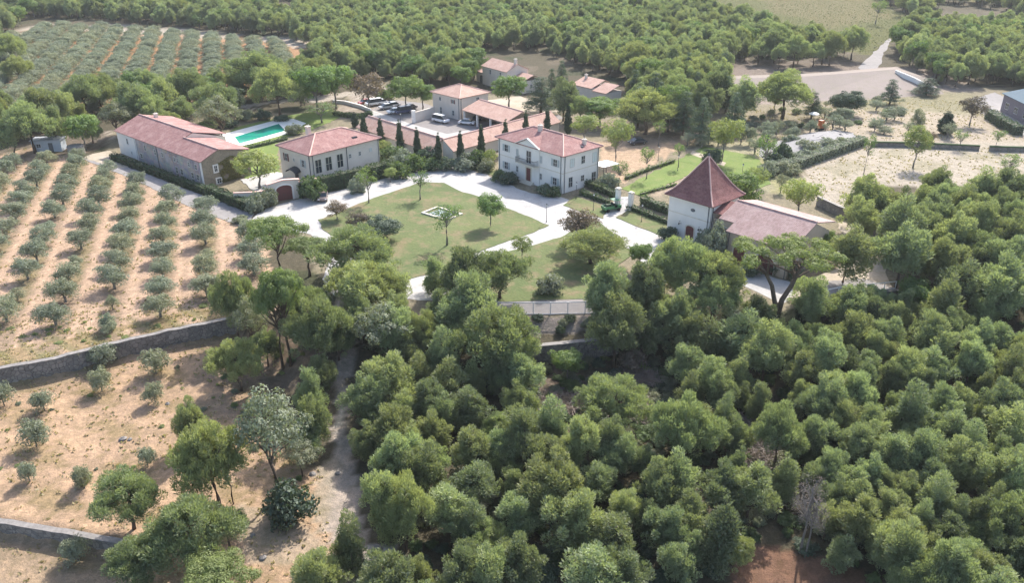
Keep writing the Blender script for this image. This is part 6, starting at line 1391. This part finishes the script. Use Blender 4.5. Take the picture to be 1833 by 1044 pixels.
def cart():
    b = G(1094, 377); r = empty('utility_cart', (b[0], b[1], b[2]+.05), R(25)); tag(r, 'green utility cart with dark load parked before the gate pillars', 'cart'); gp = car_paint('bright_green_paint', (.06,.22,.09))
    m = MB(); m.box(-1.7, 1.7, -.75, .75, .45, .65); m.box(-1.7,-1.6,-.75,.75,.65,1.0); m.box(.1,.2,-.75,.75,.65,1.0); m.box(-1.6,.1,-.75,-.67,.65,1.0); m.box(-1.6,.1,.67,.75,.65,1.0); m.box(.9,1.7,-.7,.7,.65,1.0); mk('body', m, gp, r)
    m = MB(); m.box(.3,.8,-.6,.6,.65,.9); m.box(.25,.33,-.6,.6,.9,1.4); mk('seat', m, tyre_m, r)
    for x in (.25, 1.3):
        for y in (-.65,.65): m = MB(); m.tube([(x,y,.9),(x,y,1.9)], [.03,.03]); mk('roof_post', m, iron_m, r)
    m = MB(); m.box(.1,1.5,-.75,.75,1.9,1.96); mk('roof', m, gp, r)
    m = MB(); m.add([(-1.5,-.6,.66),(.0,-.6,.66),(.0,.6,.66),(-1.5,.6,.66),(-1.1,-.3,1.25),(-.4,-.35,1.3),(-.4,.3,1.2),(-1.1,.3,1.3)], [(0,1,5,4),(1,2,6,5),(2,3,7,6),(3,0,4,7),(4,5,6,7),(3,2,1,0)]); mk('load', m, plain('dark_green_cuttings', (.05,.08,.04), .3, 6), r)
    for x in (-1.1, 1.1):
        for y in (-.8, .8): m = MB(); m.tube([(x,y-.1,.3),(x,y+.1,.3)], [.3,.3], 12); mk('wheel', m, tyre_m, r)
cart()
# gate pillars
for px, yt, yb, lb in ((1105,333,374,'tall white gate pillar at the left side of the garden gate'),(1128,343,376,'tall white gate pillar at the right side of the garden gate')):
    b = G(px, yb); r = empty('gate_pillar', b, R(43)); tag(r, lb, 'pillar'); h = 4.0 if px < 1110 else 3.4
    m = MB(); m.box(-.35,.35,-.35,.35,0,h-.3); mk('shaft', m, render_w, r); m = MB(); m.box(-.45,.45,-.45,.45,0,.4); m.box(-.46,.46,-.46,.46,h-.3,h-.1); m.box(-.36,.36,-.36,.36,h-.1,h); mk('base_and_cap', m, trim_m, r)
b = G(1117, 375); r = empty('iron_gate', b, R(-10)); tag(r, 'thin grey iron gate between the two white pillars', 'gate')
for sg in (-1, 1):
    m = MB()
    for k in range(7): x = sg*(.12+.2*k); m.tube([(x,0,.1),(x,0,2.0+.1*k)], [.02,.02], 4)
    for z in (.2, 1.1, 1.9): m.tube([(sg*.1,0,z),(sg*1.35,0,z)], [.025,.025], 4)
    mk('gate_leaf', m, metal_m, r)
# lamp posts
for px, py, lb in ((1031,357,'at the foot of the villa lawn hedge'),(1062,378,'on the small lawn right of the villa'),(1148,398,'on the small lawn left of the tower'),(978,398,'at the pointed right corner of the big lawn'),(1327,322,'on the garden lawn behind the tower'),(718,226,'at the edge of the court above the gallery roof'),(1178,288,'at the upper edge of the garden lawn'),(1213,306,'beside the tower end of the garden lawn')):
    b = G(px, py); r = empty('lamp_post', b); tag(r, 'slim dark lamp post '+lb, 'lamp post', None)
    m = MB(); m.tube([(0,0,0),(0,0,.3),(0,0,.32),(0,0,2.9)], [.09,.08,.045,.035], 8); mk('post', m, iron_m, r)
    m = MB(); m.tube([(0,0,2.9),(0,0,3.2)], [.10,.15], 6); mk('lantern', m, glass_m if False else white_p, r); m = MB(); m.tube([(0,0,3.2),(0,0,3.3),(0,0,3.4)], [.19,.10,.02], 6); mk('cap', m, iron_m, r)
# bollards along the right drive
# grey rockery
def rockery():
    b = G(1455, 262); o = empty('rockery', b); tag(o, 'low grey stony mound with pale rocks beyond the long olive hedge', 'rockery'); m = MB(); n = 26; vs = []; g = np.random.default_rng(9)
    P = [Vector(U(*p)[:2])-Vector(b[:2]) for p in ((1362,262),(1400,250),(1450,237),(1500,232),(1528,238),(1540,256),(1500,268),(1440,285),(1385,292),(1360,280))]; k = len(P)
    hh = [0,.6,1.3,1.7]
    for i, f in enumerate((1, .75, .45, .1)):
        for p in P: vs.append((p.x*f+g.normal()*.15, p.y*f+g.normal()*.15, hh[i]+g.normal()*.12*(i > 0)))
    fs = [(i*k+j, i*k+(j+1)%k, (i+1)*k+(j+1)%k, (i+1)*k+j) for i in range(3) for j in range(k)]+[tuple(3*k+j for j in range(k))]; m.add(vs, fs); fixn(mk('mound', m, plain('grey_stone_chippings', (.20,.195,.205), .12, .8), o))
    for q in range(26):
        a, rr = g.random()*6.28, g.random()**.5; i = int(a/6.28*k) % k; p = P[i]*rr*.85; s = .3+g.random()*.6; z = 1.6*(1-rr)
        m = MB(); m.tube([(p.x,p.y,z-.2),(p.x+s*.2,p.y,z+s*.3),(p.x,p.y+s*.1,z+s*.75)], [s,s*.85,s*.35], 7); mk('rock', m, stone_cap if q % 3 else stone_w, o)
rockery()
for px, yt, wp, yb, k in ((1400,262,34,284,'shrub2'),(1445,250,40,272,'shrub2'),(1480,246,40,264,'shrub5'),(1415,240,30,258,'shrub2'),(1505,245,30,262,'shrub2'),(1385,272,36,296,'shrub3'),(1435,268,36,288,'shrub5')):
    put(k, px, yt, wp, yb, '%s shrub at the rockery, @' % COLR[k], 'shrubs around the rockery')
b = G(1467, 232); r = empty('mini_excavator', b, R(30)); tag(r, 'small orange digger among the olives behind the rockery', 'digger'); om = car_paint('orange_machine_paint', (.62,.17,.05))
m = MB(); m.box(-.9,.9,-.75,-.4,0,.45); m.box(-.9,.9,.4,.75,0,.45); mk('tracks', m, tyre_m, r); m = MB(); m.box(-.9,.7,-.7,.7,.5,1.2); mk('body', m, om, r)
m = MB(); m.box(-.3,.6,-.5,.5,1.2,2.3); mk('cab', m, om, r); m = MB(); m.tube([(.7,0,1.0),(1.9,0,2.5),(2.8,0,1.4)], [.12,.11,.09], 6); mk('arm', m, om, r); m = MB(); m.box(2.55,3.05,-.3,.3,.9,1.4); mk('bucket', m, iron_m, r)
b = G(1455, 218); r = empty('sun_parasol', b); tag(r, 'small white parasol beside the orange digger', 'parasol'); m = MB(); m.tube([(0,0,0),(0,0,2.2)], [.03,.03]); mk('pole', m, iron_m, r); m = MB(); m.tube([(0,0,2.0),(0,0,2.3),(0,0,2.55)], [1.3,.8,.05], 8); mk('canopy', m, white_p, r)
b = G(1487, 474); r = empty('sun_parasol', b); tag(r, 'white parasol on the paved corner behind the pine at the right of the wing', 'parasol'); m = MB(); m.tube([(0,0,0),(0,0,2.2)], [.03,.03]); mk('pole', m, iron_m, r); m = MB(); m.tube([(0,0,2.0),(0,0,2.3),(0,0,2.55)], [1.5,.9,.05], 8); mk('canopy', m, white_p, r)
# tables and chairs under it
# fallen trunks and brushwood in the clearing
def logs(px, py, ln, rz, rad, label, mat=None):
    b = G(px, py); r = empty('fallen_log', (b[0], b[1], b[2]+rad*.8), rz); tag(r, label, 'log'); m = MB(); m.tube([(-ln/2,0,0),(0,.1,.05),(ln/2,-.05,.15)], [rad,rad*.85,rad*.55], 8); mk('log', m, bark_g, r)
    m = MB()
    for k in range(7): x = -ln/2+ln*(k+1)/8; m.tube([(x,0,0),(x+.3,rnd.uniform(-.9,.9),rnd.uniform(.2,.9))], [.04,.015], 4, False)
    mk('broken_branches', m, bark_g, r)
logs(1028, 697, 4.6, R(6), .17, 'long pale fallen log in the clearing below the curved wall'); logs(985, 716, 3.0, R(-24), .12, 'shorter grey log lying left of the long pale one'); logs(1338, 800, 3.2, R(12), .13, 'grey fallen trunk in the brushwood beside the pale olive green pine'); logs(1325, 772, 2.6, R(-30), .1, 'thin fallen trunk above the grey one in the right clearing')
def brush(poly, seed, label, n=1500, dens=1.0):
    g = np.random.default_rng(seed); q = np.array([s[:3] for s in scatter(poly, .8, [], seed, check=False)]); q = q[g.integers(0, len(q), n)]; P = q+g.normal(size=(n,3))*np.array([.5,.5,.0])+np.array([0,0,.25])+np.abs(g.normal(size=(n,1)))*np.array([0,0,.25])
    d = g.normal(size=(n,3)); d[:,2] *= .35; d /= np.linalg.norm(d, axis=1, keepdims=True); t = np.cross(d, g.normal(size=(n,3))); t /= np.linalg.norm(t, axis=1, keepdims=True); ln = .5+g.random((n,1))*.8; wd = .022+.02*g.random((n,1))
    V_ = np.stack([P-d*ln-t*wd, P+d*ln-t*wd*.4, P+d*ln+t*wd*.4, P-d*ln+t*wd], 1); me = quads_mesh('brushwood', V_, g.random(n), lf_dead); o = bpy.data.objects.new('brushwood', me); COL.objects.link(o); tag(o, label, 'brushwood', kind='stuff')
brush([(945,668),(1010,660),(1075,690),(1180,700),(1170,760),(1050,740),(960,750)], 41, 'grey heap of cut twigs in the clearing at the centre', 3200); brush([(1310,690),(1390,700),(1400,850),(1330,840),(1290,760)], 42, 'grey heap of dry branches in the right clearing', 2600); brush([(1100,620),(1170,620),(1180,690),(1110,690)], 43, 'tangle of grey branches right of the curved wall', 1500)
# stones on the left terrace and beside the track
g = np.random.default_rng(51)
for i, (px, py, s) in enumerate([(220,787,.5),(232,788,.3),(300,724,.3),(560,850,.4),(520,860,.35),(605,848,.4),(470,1000,.4),(452,960,.3),(675,985,.6),(560,905,.3)]):
    b = G(px, py); r = empty('boulder', (b[0], b[1], b[2])); m = MB(); m.tube([(0,0,-.1),(.05,0,s*.3),(0,.05,s*.6)], [s,s*.85,s*.4], 8); o = mk('boulder', m, stone_cap); o.location = b; o.rotation_euler = (0,0,i*1.1); bpy.data.objects.remove(r); tag(o, 'pale boulder on bare ground, '+pct(*b), 'boulder', 'pale boulders by the track')
print('objects', len(bpy.data.objects))
# ------------------------------------------------------------------ the air
m, nt, out = new_mat('pale_air'); pv = nt.nodes.new('ShaderNodeVolumePrincipled'); pv.inputs['Color'].default_value = (.92,.96,1,1); pv.inputs['Density'].default_value = HAZE; pv.inputs['Anisotropy'].default_value = .2
L(nt, pv.outputs[0], out.inputs['Volume']); mb = MB(); mb.box(-3600, 3600, -600, 6100, -9, 56); hz = mk('haze', mb, m); tag(hz, 'thin pale summer haze hanging over the valley', 'haze', kind='stuff')
